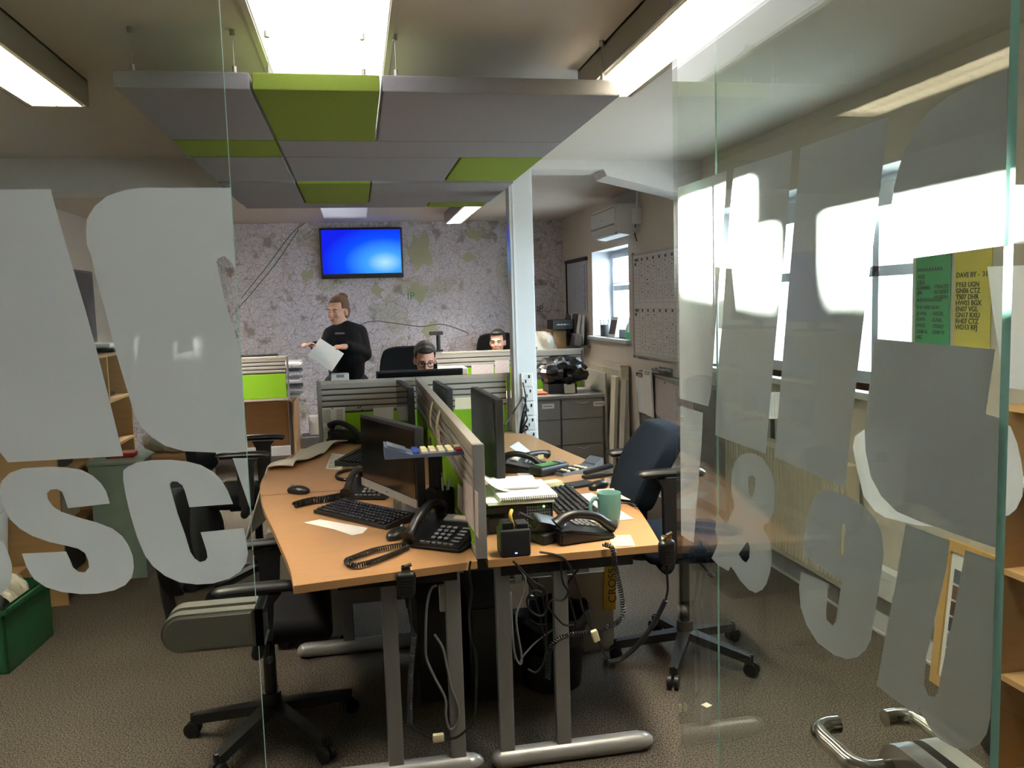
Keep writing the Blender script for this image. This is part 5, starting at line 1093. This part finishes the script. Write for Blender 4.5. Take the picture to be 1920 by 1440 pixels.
q = U(862, 690, y=6.9); g = G(); g.box((0, 0, .03), (.5, .3, .06), bev=.01); one(g, 'printer', WHITEP, 'white printer top behind the person with glasses', 'printer', None, (q.x - .15, 7.3, U(850, 690, y=7.3).z - .05))
g = G(); g.box((0, 0, .5), (.5, .4, 1.0 - .001), bev=.005); one(g, 'printer_stand', SHELFW, 'beech stand under the white printer', 'stand', None, (q.x - .15, 7.3, U(850, 690, y=7.3).z - .05 - 1.0))
q = U(637, 707, y=5.62); g = G(); g.box((0, 0, .0), (.12, .1, .05), bev=.01); o = one(g, 'label_printer', WHITEP, 'white box top showing above the partition by the standing person', 'box', None, (q.x, 5.62, q.z)); g = G(); g.box((.005, -.051, .01), (.05, .004, .018)); g.build('slot', GREYP, o)
g = G(); g.box((0, 0, .0), (.14, .12, q.z - .025 - DZ)); one(g, 'paper_stack', PAPER, 'tall stack of paper under the white box', 'paper', None, (q.x, 5.62, (q.z - .025 + DZ) / 2))
# paper trays at far left desk
q = U(555, 735, y=8.1)
for k in range(5): g = G(); g.box((0, 0, .01), (.2, .28, .006)); g.bx(-.1, .1, .13, .14, .006, .04); g.bx(-.1, -.094, -.14, .14, .006, .04); g.bx(-.07, .08, -.12, .12, .013, .022); one(g, 'letter_tray', (WHITEP, GREYP)[k % 2], 'stacked letter tray on the far left desk, %s from the bottom' % ('lowest', 'second', 'third', 'fourth', 'top')[k], 'letter tray', 'stacked letter trays', (-.64, 8.1, DZ + .075 * k))
g = G(); g.bx(.002, .02, -.3, .3, 0, DZ - .03); one(g, 'desk_end_panel', SHELFW, 'beech end panel closing the far left desk', 'panel', None, (-.63, 8.2, 0))
# small equipment by the map wall foot
q = U(590, 800, y=8.9); g = G(); g.box((0, 0, .1), (.13, .12, .2), bev=.01); g.box((-.0, -.061, .12), (.07, .004, .03)); one(g, 'small_cabinet', WHITEP, 'small pale unit at the foot of the map wall', 'box', None, (U(592, 800, y=8.6).x, 8.6, U(592, 815, y=8.6).z))
g = G(); g.box((0, 0, .1), (.3, .3, .2 + 2 * 0), bev=.01); one(g, 'floor_box', GREYP, 'grey box supporting the small pale unit', 'box', None, (U(592, 800, y=8.6).x, 8.6, U(592, 815, y=8.6).z - .2))

# ================================================================== PEOPLE
def remesh(o, vox=.008, it=4):
    m = o.modifiers.new('r', 'REMESH'); m.mode = 'VOXEL'; m.voxel_size = vox; m.use_smooth_shade = True
    s = o.modifiers.new('s', 'SMOOTH'); s.factor = .6; s.iterations = it
    return o
def head_parts(r, body, hc, yaw, pitch, hair_mat, style, skin, glasses=False, neck_to=None, sc_=1.0):
    """adds the head to the body mesh G; returns callable that adds eyes, hair etc. Head local: -y is the face"""
    R_ = Matrix.Rotation(yaw, 4, 'Z') @ Matrix.Rotation(pitch, 4, 'X'); Mx = Matrix.Translation(hc) @ R_ @ Matrix.Scale(sc_, 4)
    def L(x, y, z): return Mx @ Vector((x, y, z))
    def E(c, rr, rot=None, g=body): g.ell(L(*c), tuple(k * sc_ for k in rr), R_ @ (rot or Matrix()), u=20 if g is body else 44, v=14 if g is body else 30)
    E((0, .012, .03), (.074, .094, .088)); E((0, -.02, -.03), (.062, .072, .085)); E((0, -.05, -.09), (.034, .032, .028)); E((0, -.03, -.07), (.055, .05, .045))
    E((0, -.095, -.022), (.013, .02, .022)); E((0, -.09, .0), (.009, .014, .03)); E((0, -.083, -.06), (.024, .012, .014)); E((.034, -.068, -.03), (.024, .02, .022)); E((-.034, -.068, -.03), (.024, .02, .022)); E((0, -.078, .024), (.05, .014, .012))
    for s in (-1, 1): E((s * .075, .012, -.015), (.012, .02, .032))
    if neck_to: body.cap(L(0, .02, -.07), neck_to, .05 * sc_, .058 * sc_)
    def finish():
        for s in (-1, 1):
            g = G(); E((s * .031, -.077, .002), (.013, .009, .0075), None, g); ey = g.build('eye', EYEW, r)
            g = G(); E((s * .031, -.083, .002), (.0058, .005, .0058), None, g); g.build('iris', EYED, ey)
            g = G(); g.tube([L(s * .014, -.088, .02), L(s * .032, -.089, .026), L(s * .05, -.078, .02)], .0035 * sc_, n=6); g.build('eyebrow', hair_mat, r)
        g = G(); E((0, -.091, -.062), (.022, .006, .0065), None, g); g.build('mouth', LIP, r)
        g = G()
        if style == 'short':
            E((0, .022, .048), (.083, .098, .088), None, g); E((0, .045, .0), (.08, .075, .09), None, g); E((0, -.045, .095), (.06, .045, .03), None, g)
        else:
            E((0, .022, .04), (.081, .098, .092), None, g); E((0, .05, .0), (.076, .065, .085), None, g); E((.0, .078, .112), (.038, .038, .034), None, g); E((.014, .096, .104), (.026, .024, .026), None, g)
        # cut the face opening: drop hair vertices that lie in front of the hair line
        inv = Mx.inverted()
        dl_ = [v for v in g.bm.verts if (lambda p: p.y < -.035 and p.z < (.075 if style == 'short' else .07) or (p.y < .0 and p.z < .012) or p.z < -.07)(inv @ v.co)]
        bmesh.ops.delete(g.bm, geom=dl_, context='VERTS'); h = g.build('hair', hair_mat, r, ang=80); md = h.modifiers.new('t', 'SOLIDIFY'); md.thickness = .008 * sc_; md.offset = -1
        if glasses:
            g = G()
            for s in (-1, 1):
                q = [(s * .012, .014), (s * .052, .016), (s * .055, -.006), (s * .044, -.017), (s * .02, -.017), (s * .012, -.006), (s * .012, .014)]
                g.tube([L(x, -.098, z) for x, z in q], .003 * sc_, n=6, k=2); g.tube([L(s * .055, -.096, .012), L(s * .074, -.06, .01), L(s * .08, .01, .0)], .0026 * sc_, n=6, k=3)
            g.tube([L(-.012, -.098, .008), L(.012, -.098, .008)], .003 * sc_, n=6, k=1); g.build('glasses', BLACKP, r)
    return L, finish
def hand(g, wrist, dirv, palm_n, s=1.0, curl=.5, thumb_side=1):
    """palm and five separate fingers; dirv: towards the fingers, palm_n: palm normal"""
    w = Vector(wrist); d = Vector(dirv).normalized(); n = Vector(palm_n).normalized(); n = (n - d * n.dot(d)).normalized(); t = d.cross(n)
    g.chain([w, w + d * .03 * s], [.022 * s, .024 * s]); 
    for k in (-1.5, -.5, .5, 1.5): g.cap(w + d * .02 * s + t * .011 * k * s, w + d * .078 * s + t * .016 * k * s, .015 * s, .0115 * s)
    for k, L in zip((-1.5, -.5, .5, 1.5), (.060, .074, .070, .052)):
        p = w + d * .08 * s + t * .0165 * k * s; pts = [p]; a = curl * .5; v = d
        for q in range(3):
            v = d * math.cos(a) + n * math.sin(a); pts.append(pts[-1] + v * L * (.45, .32, .25)[q] * s); a += curl
        g.chain(pts, [.0092 * s, .0088 * s, .008 * s, .007 * s])
    b = w + d * .025 * s + t * .024 * thumb_side * s
    g.chain([b, b + (t * thumb_side * .6 + d * .7 + n * .3).normalized() * .034 * s, b + (t * thumb_side * .45 + d * 1.0 + n * .45).normalized() * .064 * s], [.0125 * s, .0105 * s, .0085 * s])

# --- standing woman holding a sheet
YW = 7.15
def W(px, py, dy=0.): return U(px, py, y=YW + dy)
wb0 = W(650, 700); wr = T('person', 'standing person in black sweatshirt with tied-back hair holding a paper sheet', 'person', (0, 0, 0))
body = G(); hc = W(634, 583, 0)
neck = W(642, 612, .02)
yaw_w = math.radians(-36)
L, fin = head_parts(wr, body, hc, yaw_w, math.radians(6), HAIRB, 'bun', SKIN, False, neck, 1.0)
shR, shL = W(622, 628, -.06), W(672, 625, .06)          # photo-left and photo-right shoulders
elR, wrR = W(609, 655, -.16), W(588, 648, -.27)
elL, wrL = W(683, 664, .0), W(648, 650, -.18)
ch, wa, hp = W(648, 645, .02), W(650, 685, .02), W(650, 718, .02)
body.chain([neck, ch, wa, hp], [.055, .12, .115, .12]); body.chain([shR, elR, wrR], [.05, .036, .024]); body.chain([shL, elL, wrL], [.05, .038, .024])
hand(body, wrR, W(574, 644, -.36) - wrR, (0, 0, -1), 1.0, .35, 1)
hand(body, wrL, W(628, 651, -.24) - wrL, (0, .4, -1), 1.0, .75, -1)
remesh(body.build('body', SKIN, wr), .006, 3); fin()
sw = G(); sw.chain([W(645, 618, .02), W(648, 640, .02), W(649, 665, .02), W(650, 690, .02), W(650, 705, .02)], [.085, .148, .155, .155, .15])
sw.ell(W(640, 642, -.07), (.10, .07, .07)); sw.ell(W(652, 672, -.03), (.15, .13, .12)); sw.ell(W(650, 697, .0), (.15, .13, .07))
sw.chain([W(642, 618, .02), shR, elR, elR.lerp(wrR, .85)], [.075, .075, .058, .044]); sw.chain([W(650, 618, .02), shL, elL, elL.lerp(wrL, .85)], [.078, .08, .066, .046])
remesh(sw.build('sweatshirt', SWEAT, wr), .011, 5)
cu = G()
for a, b in ((elR, wrR), (elL, wrL)): p = a.lerp(b, .86); q_ = a.lerp(b, .93); cu.cyl(p, q_, .043, .038, 16)
cu.build('cuffs', SWEAT, wr)
p = W(637, 625, -.175); g = G(); g.box(p, (.085, .004, .014), rz=-.45); g.build('chest_print', GREYP, wr)
tr = G()
for s in (-1, 1): hx = hp + Vector((s * .085, 0, -.02)); tr.chain([hx, Vector((hx.x + s * .01, hx.y, .50)), Vector((hx.x + s * .02, hx.y + .02, .09))], [.115, .075, .055])
tr.ell(hp, (.17, .13, .10)); remesh(tr.build('trousers', JEANS, wr), .012, 4)
for s in (-1, 1): hx = hp + Vector((s * .105, -.03, 0)); g = G(); g.ell((hx.x, hx.y - .02, .045), (.045, .13, .05)); [setattr(v.co, 'z', max(v.co.z, 0)) for v in g.bm.verts]; g.build('shoe', BLACKP, wr)
a = [W(600, 634, -.24), W(645, 663, -.26), W(622, 697, -.42), W(577, 666, -.40)]
ps = sheet(a, 'white A4 sheet held by the standing person', PAPER, None, (), 'paper', (0, -1, 0))
g = G(); g.cyl(W(574, 643, -.36), W(590, 647, -.36), .004, n=8); one(g, 'pen', BLACKP, 'dark pen in the outstretched hand of the standing person', 'pen')

# --- seated man with glasses, head bowed
def seated(label, hc, yaw, pitch, skin, hair, glasses, base, top_m, facing=-1, sc_=1.0):
    r = T('person', label, 'person', (0, 0, 0)); b = G(); neck = Vector((hc.x + .0, hc.y + .05, hc.z - .17))
    L, fin = head_parts(r, b, hc, yaw, pitch, hair, 'short', skin, glasses, neck, sc_)
    sh = [neck + Vector((s * .19, .03, -.07)) for s in (-1, 1)]; el = [sh[0] + Vector((-.05, -.12, -.27)), sh[1] + Vector((.05, -.12, -.27))]
    wz = DZ + .05; wri = [Vector((neck.x - .15, neck.y - .40, wz)), Vector((neck.x + .15, neck.y - .40, wz))]
    hip = Vector((neck.x, neck.y + .12, .56))
    b.chain([neck, neck.lerp(hip, .35), hip], [.06, .12, .13])
    for k in (0, 1): b.chain([sh[k], el[k], wri[k]], [.05, .04, .026]); hand(b, wri[k], (0, -1, -.15), (0, 0, -1), 1.0, .4, 1 if k == 0 else -1)
    remesh(b.build('body', skin, r), .007, 3); fin()
    s_ = G(); s_.chain([neck + Vector((0, .02, -.05)), neck.lerp(hip, .3), neck.lerp(hip, .65), hip], [.08, .16, .16, .16])
    for k in (0, 1): s_.chain([neck + Vector((0, .02, -.06)), sh[k], el[k], el[k].lerp(wri[k], .85)], [.075, .08, .06, .045]); s_.ell(neck.lerp(hip, .3) + Vector((.09 * (2 * k - 1), 0, .03)), (.1, .1, .12))
    remesh(s_.build('pullover', top_m, r), .013, 5)
    t = G()
    for s in (-1, 1): h_ = hip + Vector((s * .09, 0, -.02)); kn = Vector((h_.x + s * .05, h_.y - .42, .52)); t.chain([h_, kn, Vector((kn.x, kn.y + .03, .09))], [.10, .075, .055])
    t.ell(hip, (.18, .14, .1)); remesh(t.build('trousers', JEANS, r), .014, 3)
    for s in (-1, 1): g = G(); g.ell((hip.x + s * .14, hip.y - .46, .045), (.045, .13, .05)); [setattr(v.co, 'z', max(v.co.z, 0)) for v in g.bm.verts]; g.build('shoe', BLACKP, r)
    return r
seated('seated person in dark top with glasses looking down behind the monitor', U(797, 674, y=6.15), 0.0, math.radians(20), SKIN2, HAIRD, True, None, SWEAT)
seated('seated person with short dark hair at the far desk beside the column', U(933, 641, y=8.42), math.radians(-22), math.radians(4), SKIN, HAIRD, False, None, SWEAT)

# ================================================================== LEFT SIDE: SHELVES, CRATE, BUCKET
sx0, sx1 = -1.98, -1.60
r = T('shelf_unit', 'long beech shelf unit along the left wall', 'shelf', (0, 0, 0)); top = 1.305; ysh = (4.72, 5.24, 5.74, 6.25)
for yy in ysh: g = G(); g.bx(sx0, sx1, yy - .009, yy + .009, 0, top - .02); g.build('side_panel', SHELFW, r)
for zz_ in (.10, .40, .70, 1.0): 
    for a, b in zip(ysh, ysh[1:]): g = G(); g.bx(sx0, sx1, a + .009, b - .009, zz_ - .018, zz_); g.build('shelf_board', SHELFW, r)
g = G(); g.bx(sx0, sx1 + .01, ysh[0] - .01, ysh[-1] + .01, top - .02, top); g.build('shelf_board', SHELFW, r)
g = G(); g.bx(sx0 - .008, sx0, ysh[0], ysh[-1], 0, top - .02); g.build('back_panel', SHELFW, r)
q = U(190, 520, x=-1.75)
r = T('screen', 'dark wide screen standing on the left shelf unit', 'monitor', (-1.86, 5.98, top), PI / 2)
g = G(); g.bx(-.42, .42, -.025, .025, .06, .56, bev=.006); g.build('case', BLACKP, r); g = G(); g.bx(-.40, .40, -.027, -.0255, .09, .54); g.build('display', BLACKG, r); g = G(); g.bx(-.15, .15, -.1, .1, 0, .015); g.bx(-.04, .04, -.02, .02, .015, .08); g.build('stand', BLACKM, r)
q = M('window_reflection_blue', '6b7a95', .3)
r = T('screen', 'dark second screen with a blue edge farther along the shelf', 'monitor', (-1.82, 5.12, top), PI / 2)
g = G(); g.bx(-.30, .30, -.025, .025, .06, .54, bev=.006); g.build('case', BLACKP, r); g = G(); g.bx(-.29, .29, -.027, -.0255, .08, .53); g.build('display', EM('deep_blue_screen', '1c1a78', .5), r); g = G(); g.bx(-.12, .12, -.09, .09, 0, .015); g.bx(-.04, .04, -.02, .02, .015, .08); g.build('stand', BLACKM, r)
random.seed(4)
for k, (yy, zz_, d, m_, lab) in enumerate(((6.02, top, (.2, .25, .03), BLACKM, 'black box on top of the left shelf end'), (6.02, top + .031, (.14, .18, .03), PAPER, 'white papers on the black box on the shelf'), (5.98, 1.002, (.22, .3, .025), BLACKM, 'black tray on the second shelf at the far end'), (5.0, 1.002, (.22, .3, .1), BLUEC, 'blue grey folded cloth on the second shelf near end'), (5.48, 1.002, (.2, .2, .14), CARD, 'small brown carton on the second shelf middle'), (6.0, .702, (.12, .12, .05), REDP, 'red packet on the third shelf far end'), (5.5, .702, (.24, .26, .15), BLACKM, 'black case on the third shelf middle'),
        (5.0, .702, (.25, .3, .16), BLACKP, 'black equipment case on the third shelf near end'), (6.0, .402, (.24, .3, .2), PAPER2, 'cream cartons on the fourth shelf far end'), (5.48, .402, (.25, .3, .08), PAPER, 'folded white cloths on the fourth shelf middle'), (5.0, .402, (.26, .36, .14), CLEARBAG, 'plastic-wrapped packets on the fourth shelf near end'), (5.48, .102, (.27, .36, .16), BLUEC, 'blue grey cloth bundle on the bottom shelf'), (5.0, .102, (.27, .36, .18), BLACKM, 'black crate on the bottom shelf near end'))):
    g = G(); g.box((0, 0, d[2] / 2), d, rz=random.uniform(-.06, .06), bev=.012, seg=2); one(g, 'stored_item', m_, lab, 'box', 'things stored on the left shelves', (-1.78 if k > 1 else -1.69, yy, zz_))
# clear storage tub at the shelf end
q = U(235, 965, z=.0); r = T('storage_tub', 'clear plastic tub of packets stacked by the shelf end', 'tub', (-1.42, 5.30, 0))
TUB = M('cloudy_plastic', '9fb3a8', .25, var=.25, vs_=9)
g = G(); g.prism([(-.13, -.2, 0), (.13, -.2, 0), (.15, -.2, .68), (-.15, -.2, .68)], (0, .4, 0)); g.build('tub', TUB, r); g = G(); g.bx(-.16, .16, -.21, .21, .68, .705, bev=.008); g.build('lid', TUB, r); g = G(); g.box((0, -.05, .72), (.16, .1, .03), bev=.008); g.build('red_packet', REDP, r)
bag('clear plastic sack lying on the brown carton', (-1.12, 5.3, .72), .17, .16, .08, CLEARBAG, 12, 'plastic_sack', amp=.12)
g = G(); g.box((0, 0, .36), (.3, .34, .72), bev=.006); one(g, 'carton', CARD, 'brown carton standing right of the clear tub', 'box', None, (-1.08, 5.3, 0))
bag('dark coat heaped on the floor behind the far left chair', (-.98, 4.86, 0), .16, .17, .36, COATM, 15, 'coat_heap', amp=.1)
# green crate with packets, white bucket, carton
r = T('crate', 'green plastic crate of packets on the floor at the left edge', 'crate', (-1.78, 4.08, 0), -.08)
w, d, h = .23, .22, .29; g = G()
for (a, b, c, e) in ((-w, w, -d, -d + .012), (-w, w, d - .012, d), (-w, -w + .012, -d, d), (w - .012, w, -d, d)): g.bx(a, b, c, e, 0, h)
g.bx(-w, w, -d, d, 0, .012); g.build('body', GREENC, r); g = G()
for (a, b, c, e) in ((-w - .015, w + .015, -d - .015, -d + .015), (-w - .015, w + .015, d - .015, d + .015), (-w - .015, -w + .015, -d, d), (w - .015, w + .015, -d, d)): g.bx(a, b, c, e, h - .02, h)
g.build('rim', GREENC, r)
for k in range(6): bag('plastic-wrapped packet in the green crate', (-1.78 + (-.10, .10)[k % 2], 3.97 + .11 * (k // 2), .13 + .02 * (k % 3)), .085, .07, .1, (CLEARBAG, BLACKM, CLEARBAG)[k % 3], 20 + k, 'packet', amp=.15)['group'] = 'packets in the green crate'
g = G(); g.box((0, 0, .14), (.32, .2, .28), bev=.006); one(g, 'carton', CARD, 'brown carton under the white bucket', 'box', None, (-1.88, 4.46, 0))
r = T('bucket', 'white plastic bucket with a blue label at the left edge', 'bucket', (-1.90, 4.46, .281))
g = G(); g.lathe([(.11, 0), (.14, .40), (.148, .40), (.148, .43), (.137, .43), (.107, .006)], n=32); g.build('pail', WHITEP, r)
g = G(); g.box((.085, -.105, .30), (.07, .006, .06), rz=.68); g.build('blue_label', BLUEP, r); g = G(); g.tube([(.14, -.02, .4), (.155, -.09, .33), (.09, -.155, .28), (0, -.16, .29)], .003, n=6); g.build('bail_handle', STEEL, r)

# ================================================================== UNDER AND IN FRONT OF THE DESKS
def hand_mic(loc, label, rz=0):
    r = T('hand_microphone', label, 'microphone', loc, rz)
    g = G(); g.box((0, 0, 0), (.062, .035, .085), bev=.016, seg=3)
    for v in g.bm.verts:
        if v.co.z < 0: v.co.x *= 1 + v.co.z * 4.5
    g.build('body', BLACKP, r)
    g = G(); g.box((0, 0, .05), (.03, .022, .02), bev=.004); g.cyl((-.004, -.004, .058), (.018, -.004, .064), .006, n=10); g.build('hook', CHROME, r)
    g = G(); g.cyl((0, 0, -.04), (0, 0, -.075), .008, .004, 10); g.build('strain_relief', RUBBER, r)
    g = G()
    for k in range(5): g.bx(-.02, .02, -.0185, -.0172, -.02 + k * .009, -.016 + k * .009)
    o = g.build('grille', BLACKM, r); o['kind'] = 'stuff'
    return r
YC = 2.53
a = U(762, 1096, y=YC); hand_mic(a, 'black hand microphone hooked on the left desk edge')
def C(pts, y=YC): return [U(px, py, y=y) for px, py in pts]
cable(C([(762, 1118), (766, 1140), (770, 1165), (777, 1188)]), .004, 'straight lead below the left hand microphone')
coil_cord(C([(777, 1188), (772, 1240), (769, 1300), (768, 1358)]), 'coiled microphone cord hanging by the left desk leg', R=.007, turns=60)
cable(C([(768, 1358), (785, 1372), (808, 1382)]), .004, 'lead from the left microphone cord to the pale connector')
q = U(822, 1383, y=YC); g = G(); g.box((0, 0, 0), (.036, .018, .026), bev=.004); one(g, 'cable_connector', BEIGEP, 'pale connector joining leads near the left desk foot', 'connector', None, q)
cable(C([(836, 1385), (855, 1383), (875, 1368), (889, 1345), (893, 1290), (893, 1230), (884, 1200), (880, 1150), (885, 1110), (880, 1075), (882, 1052)]), .004, 'black lead rising from the pale connector up the desk leg')
cable(C([(819, 1097), (808, 1105), (800, 1140), (798, 1200), (800, 1235), (815, 1270), (835, 1310), (836, 1340), (842, 1365), (852, 1364), (860, 1345), (858, 1320), (846, 1290), (838, 1250), (830, 1215), (815, 1190)], 2.6), .0045, 'pale grey cable looping between the left desk legs', GREYP)
for k, (pts, m_, rr, lab) in enumerate((
    ([(962, 1052), (975, 1065), (1000, 1090), (1022, 1105), (1025, 1140), (1015, 1155), (995, 1145), (988, 1125), (1000, 1108), (1015, 1110)], BLACKP, .004, 'black lead looping under the charger on the right desk'),
    ([(970, 1060), (985, 1085), (980, 1120), (968, 1160), (978, 1230), (975, 1245), (965, 1225), (960, 1170), (958, 1110)], GREYP, .0035, 'grey lead hanging beside the right desk leg'),
    ([(1012, 1035), (1040, 1040), (1060, 1050), (1075, 1075), (1085, 1110), (1092, 1140), (1105, 1170), (1112, 1180)], BLACKP, .004, 'lead dropping to the pale connector at the right'),
    ([(1050, 1045), (1055, 1090), (1065, 1110), (1055, 1125), (1035, 1125), (1030, 1140), (1050, 1165), (1060, 1172), (1075, 1172)], BLACKP, .0035, 'thin wire tangled below the right desk edge'),
    ([(1005, 1085), (1020, 1130), (1025, 1200), (1020, 1240), (1005, 1260), (990, 1255)], BLACKP, .0035, 'thin wire drooping over the waste bin'),
    ([(1090, 1040), (1085, 1065), (1062, 1100), (1070, 1130), (1078, 1160), (1080, 1178)], BLACKP, .004, 'black lead beside the coiled cord end'),
    ([(980, 1075), (1000, 1110), (1015, 1165), (1022, 1210)], BLACKP, .0035, 'straight black wire behind the right desk leg'),
    ([(1055, 1168), (1010, 1200), (985, 1225), (975, 1240)], GREYP, .003, 'pale wire running down to the left of the bin'))):
    cable(C(pts, 2.55 + .012 * k), rr, lab, m_)
q = U(1116, 1192, y=YC); g = G(); g.box((0, 0, 0), (.022, .018, .04), ry=-.3, bev=.004); one(g, 'cable_connector', BEIGEP, 'pale connector hanging at the right under the desk', 'connector', None, q)
cable(C([(1121, 1200), (1130, 1220), (1140, 1240)]), .004, 'short lead below the right pale connector')
coil_cord(C([(1140, 1242), (1165, 1235), (1195, 1210), (1225, 1170), (1248, 1125)]), 'coiled microphone cord sagging right of the desk', R=.007, turns=70)
cable(C([(1248, 1125), (1252, 1105), (1251, 1080), (1250, 1065)]), .004, 'straight lead below the right hand microphone')
a = U(1250, 1036, y=YC); hand_mic(a, 'black hand microphone hooked on the right desk corner', .3)
# boards, tape, computers and bin below the desks
a, b = U(985, 1085, y=3.45), U(1135, 1240, y=3.45); r = T('display_board', 'pale board leaning under the right desk with barrier tape', 'board', ((a.x + b.x) / 2, 3.45, 0)); w = (b.x - a.x) / 2 + .06
zb_ = max(0.0, b.z); g = G(); g.box((-.02, 0, (a.z + zb_) / 2), (2 * w, .012, a.z - zb_), rx=-.03); g.build('board', PEBB, r)
g = G(); g.bx(-w * .8, w * .8, -.01, .02, 0, zb_ + .02); g.build('stand', BLACKM, r)
tpx = U(1143, 1180, y=3.42); g = G(); g.box((0, 0, 0), (.055, .004, .42), ry=.04); tp = one(g, 'barrier_tape', YTAPE, 'yellow and black barrier tape at the board edge', 'tape', None, (tpx.x + .01, 3.42, .40)); 
text_mesh('CROSS POLICE', .052, 'tape_lettering', BLACKP, tp, frame_m((.022, -.0026, -.18), (0, 0, 1), (-1, 0, 0)))
for k, (x, y, lab) in enumerate(((.26, 3.32, 'black tower computer under the left desk with a green light'), (.46, 3.28, 'black tower computer under the right desk by the divider'))):
    r = T('tower_computer', lab, 'computer', (x, y, .0)); g = G(); g.bx(-.085, .085, -.2, .2, .005, .40, bev=.006); g.build('case', BLACKM, r); g = G(); g.bx(-.075, .075, -.206, -.2, .03, .38, bev=.003); f = g.build('front_panel', BLACKP, r)
    if k == 0:
        for j in range(6): g = G(); g.bx(.028, .036, -.2085, -.206, .17 + j * .012, .178 + j * .012); g.build('status_light', LED, f)
q = U(1040, 1290, z=.0); r = T('waste_bin', 'black waste bin lined with a bag under the right desk', 'bin', (.72, 3.2, 0))
g = G(); g.lathe([(.12, 0), (.15, .3), (.145, .3), (.117, .006)], n=24); g.build('bin', BLACKM, r)
g = G()
def lf(u, v):
    t = u * 2 * PI; w_ = 1 + .06 * math.sin(9 * t) + .04 * math.sin(17 * t + 2)
    rr, zz_ = ((.14, .16), (.152, .30), (.165, .305), (.17, .22))[0] if v < .01 else (.14 + .03 * v * w_, .16 + .15 * math.sin(v * PI * .75) + .015 * math.sin(7 * t) * v)
    return Vector((rr * math.cos(t), rr * math.sin(t), zz_))
g.grid(lf, 48, 10); o = g.build('liner', BAGM, r); md = o.modifiers.new('t', 'SOLIDIFY'); md.thickness = .002
for (px, py, lab) in ((842, 1120, 'small white adaptor box under the left desk'), (972, 1115, 'small white adaptor box under the right desk')):
    q = U(px, py, y=3.05); g = G(); g.box((0, 0, 0), (.075, .03, .10), bev=.004); g.bx(-.012, .012, -.015, .015, .05, DZ - .03 - q.z); one(g, 'adaptor_box', WHITEP, lab, 'adaptor', None, q)
# pedestal drawers under left desk
r = T('drawer_pedestal', 'grey mobile drawer unit under the left desk edge', 'drawers', (-.26, 3.98, 0)); g = G(); g.bx(-.18, .18, -.2, .2, .05, .56, bev=.004); g.build('carcass', CABM, r)
for k in range(3): g = G(); g.bx(-.187, -.18, -.195, .195, .065 + k * .165, .22 + k * .165, bev=.003); d = g.build('drawer', CABT, r); g = G(); g.bx(-.195, -.187, -.06, .06, .175 + k * .165, .185 + k * .165); g.build('handle', SILVER, d)
for sx in (-1, 1):
    for sy in (-1, 1): g = G(); g.cyl((sx * .14, sy * .16 - .01, .025), (sx * .14, sy * .16 + .01, .025), .025, n=12); g.build('castor', BLACKP, r)
# scrap of tape on the carpet
q = U(1325, 1322, z=.002); g = G(); g.box((0, 0, .001), (.03, .03, .001)); one(g, 'paper_scrap', PAPER2, 'small pale paper scrap on the carpet', 'scrap', None, (q.x, q.y, .001), .4)
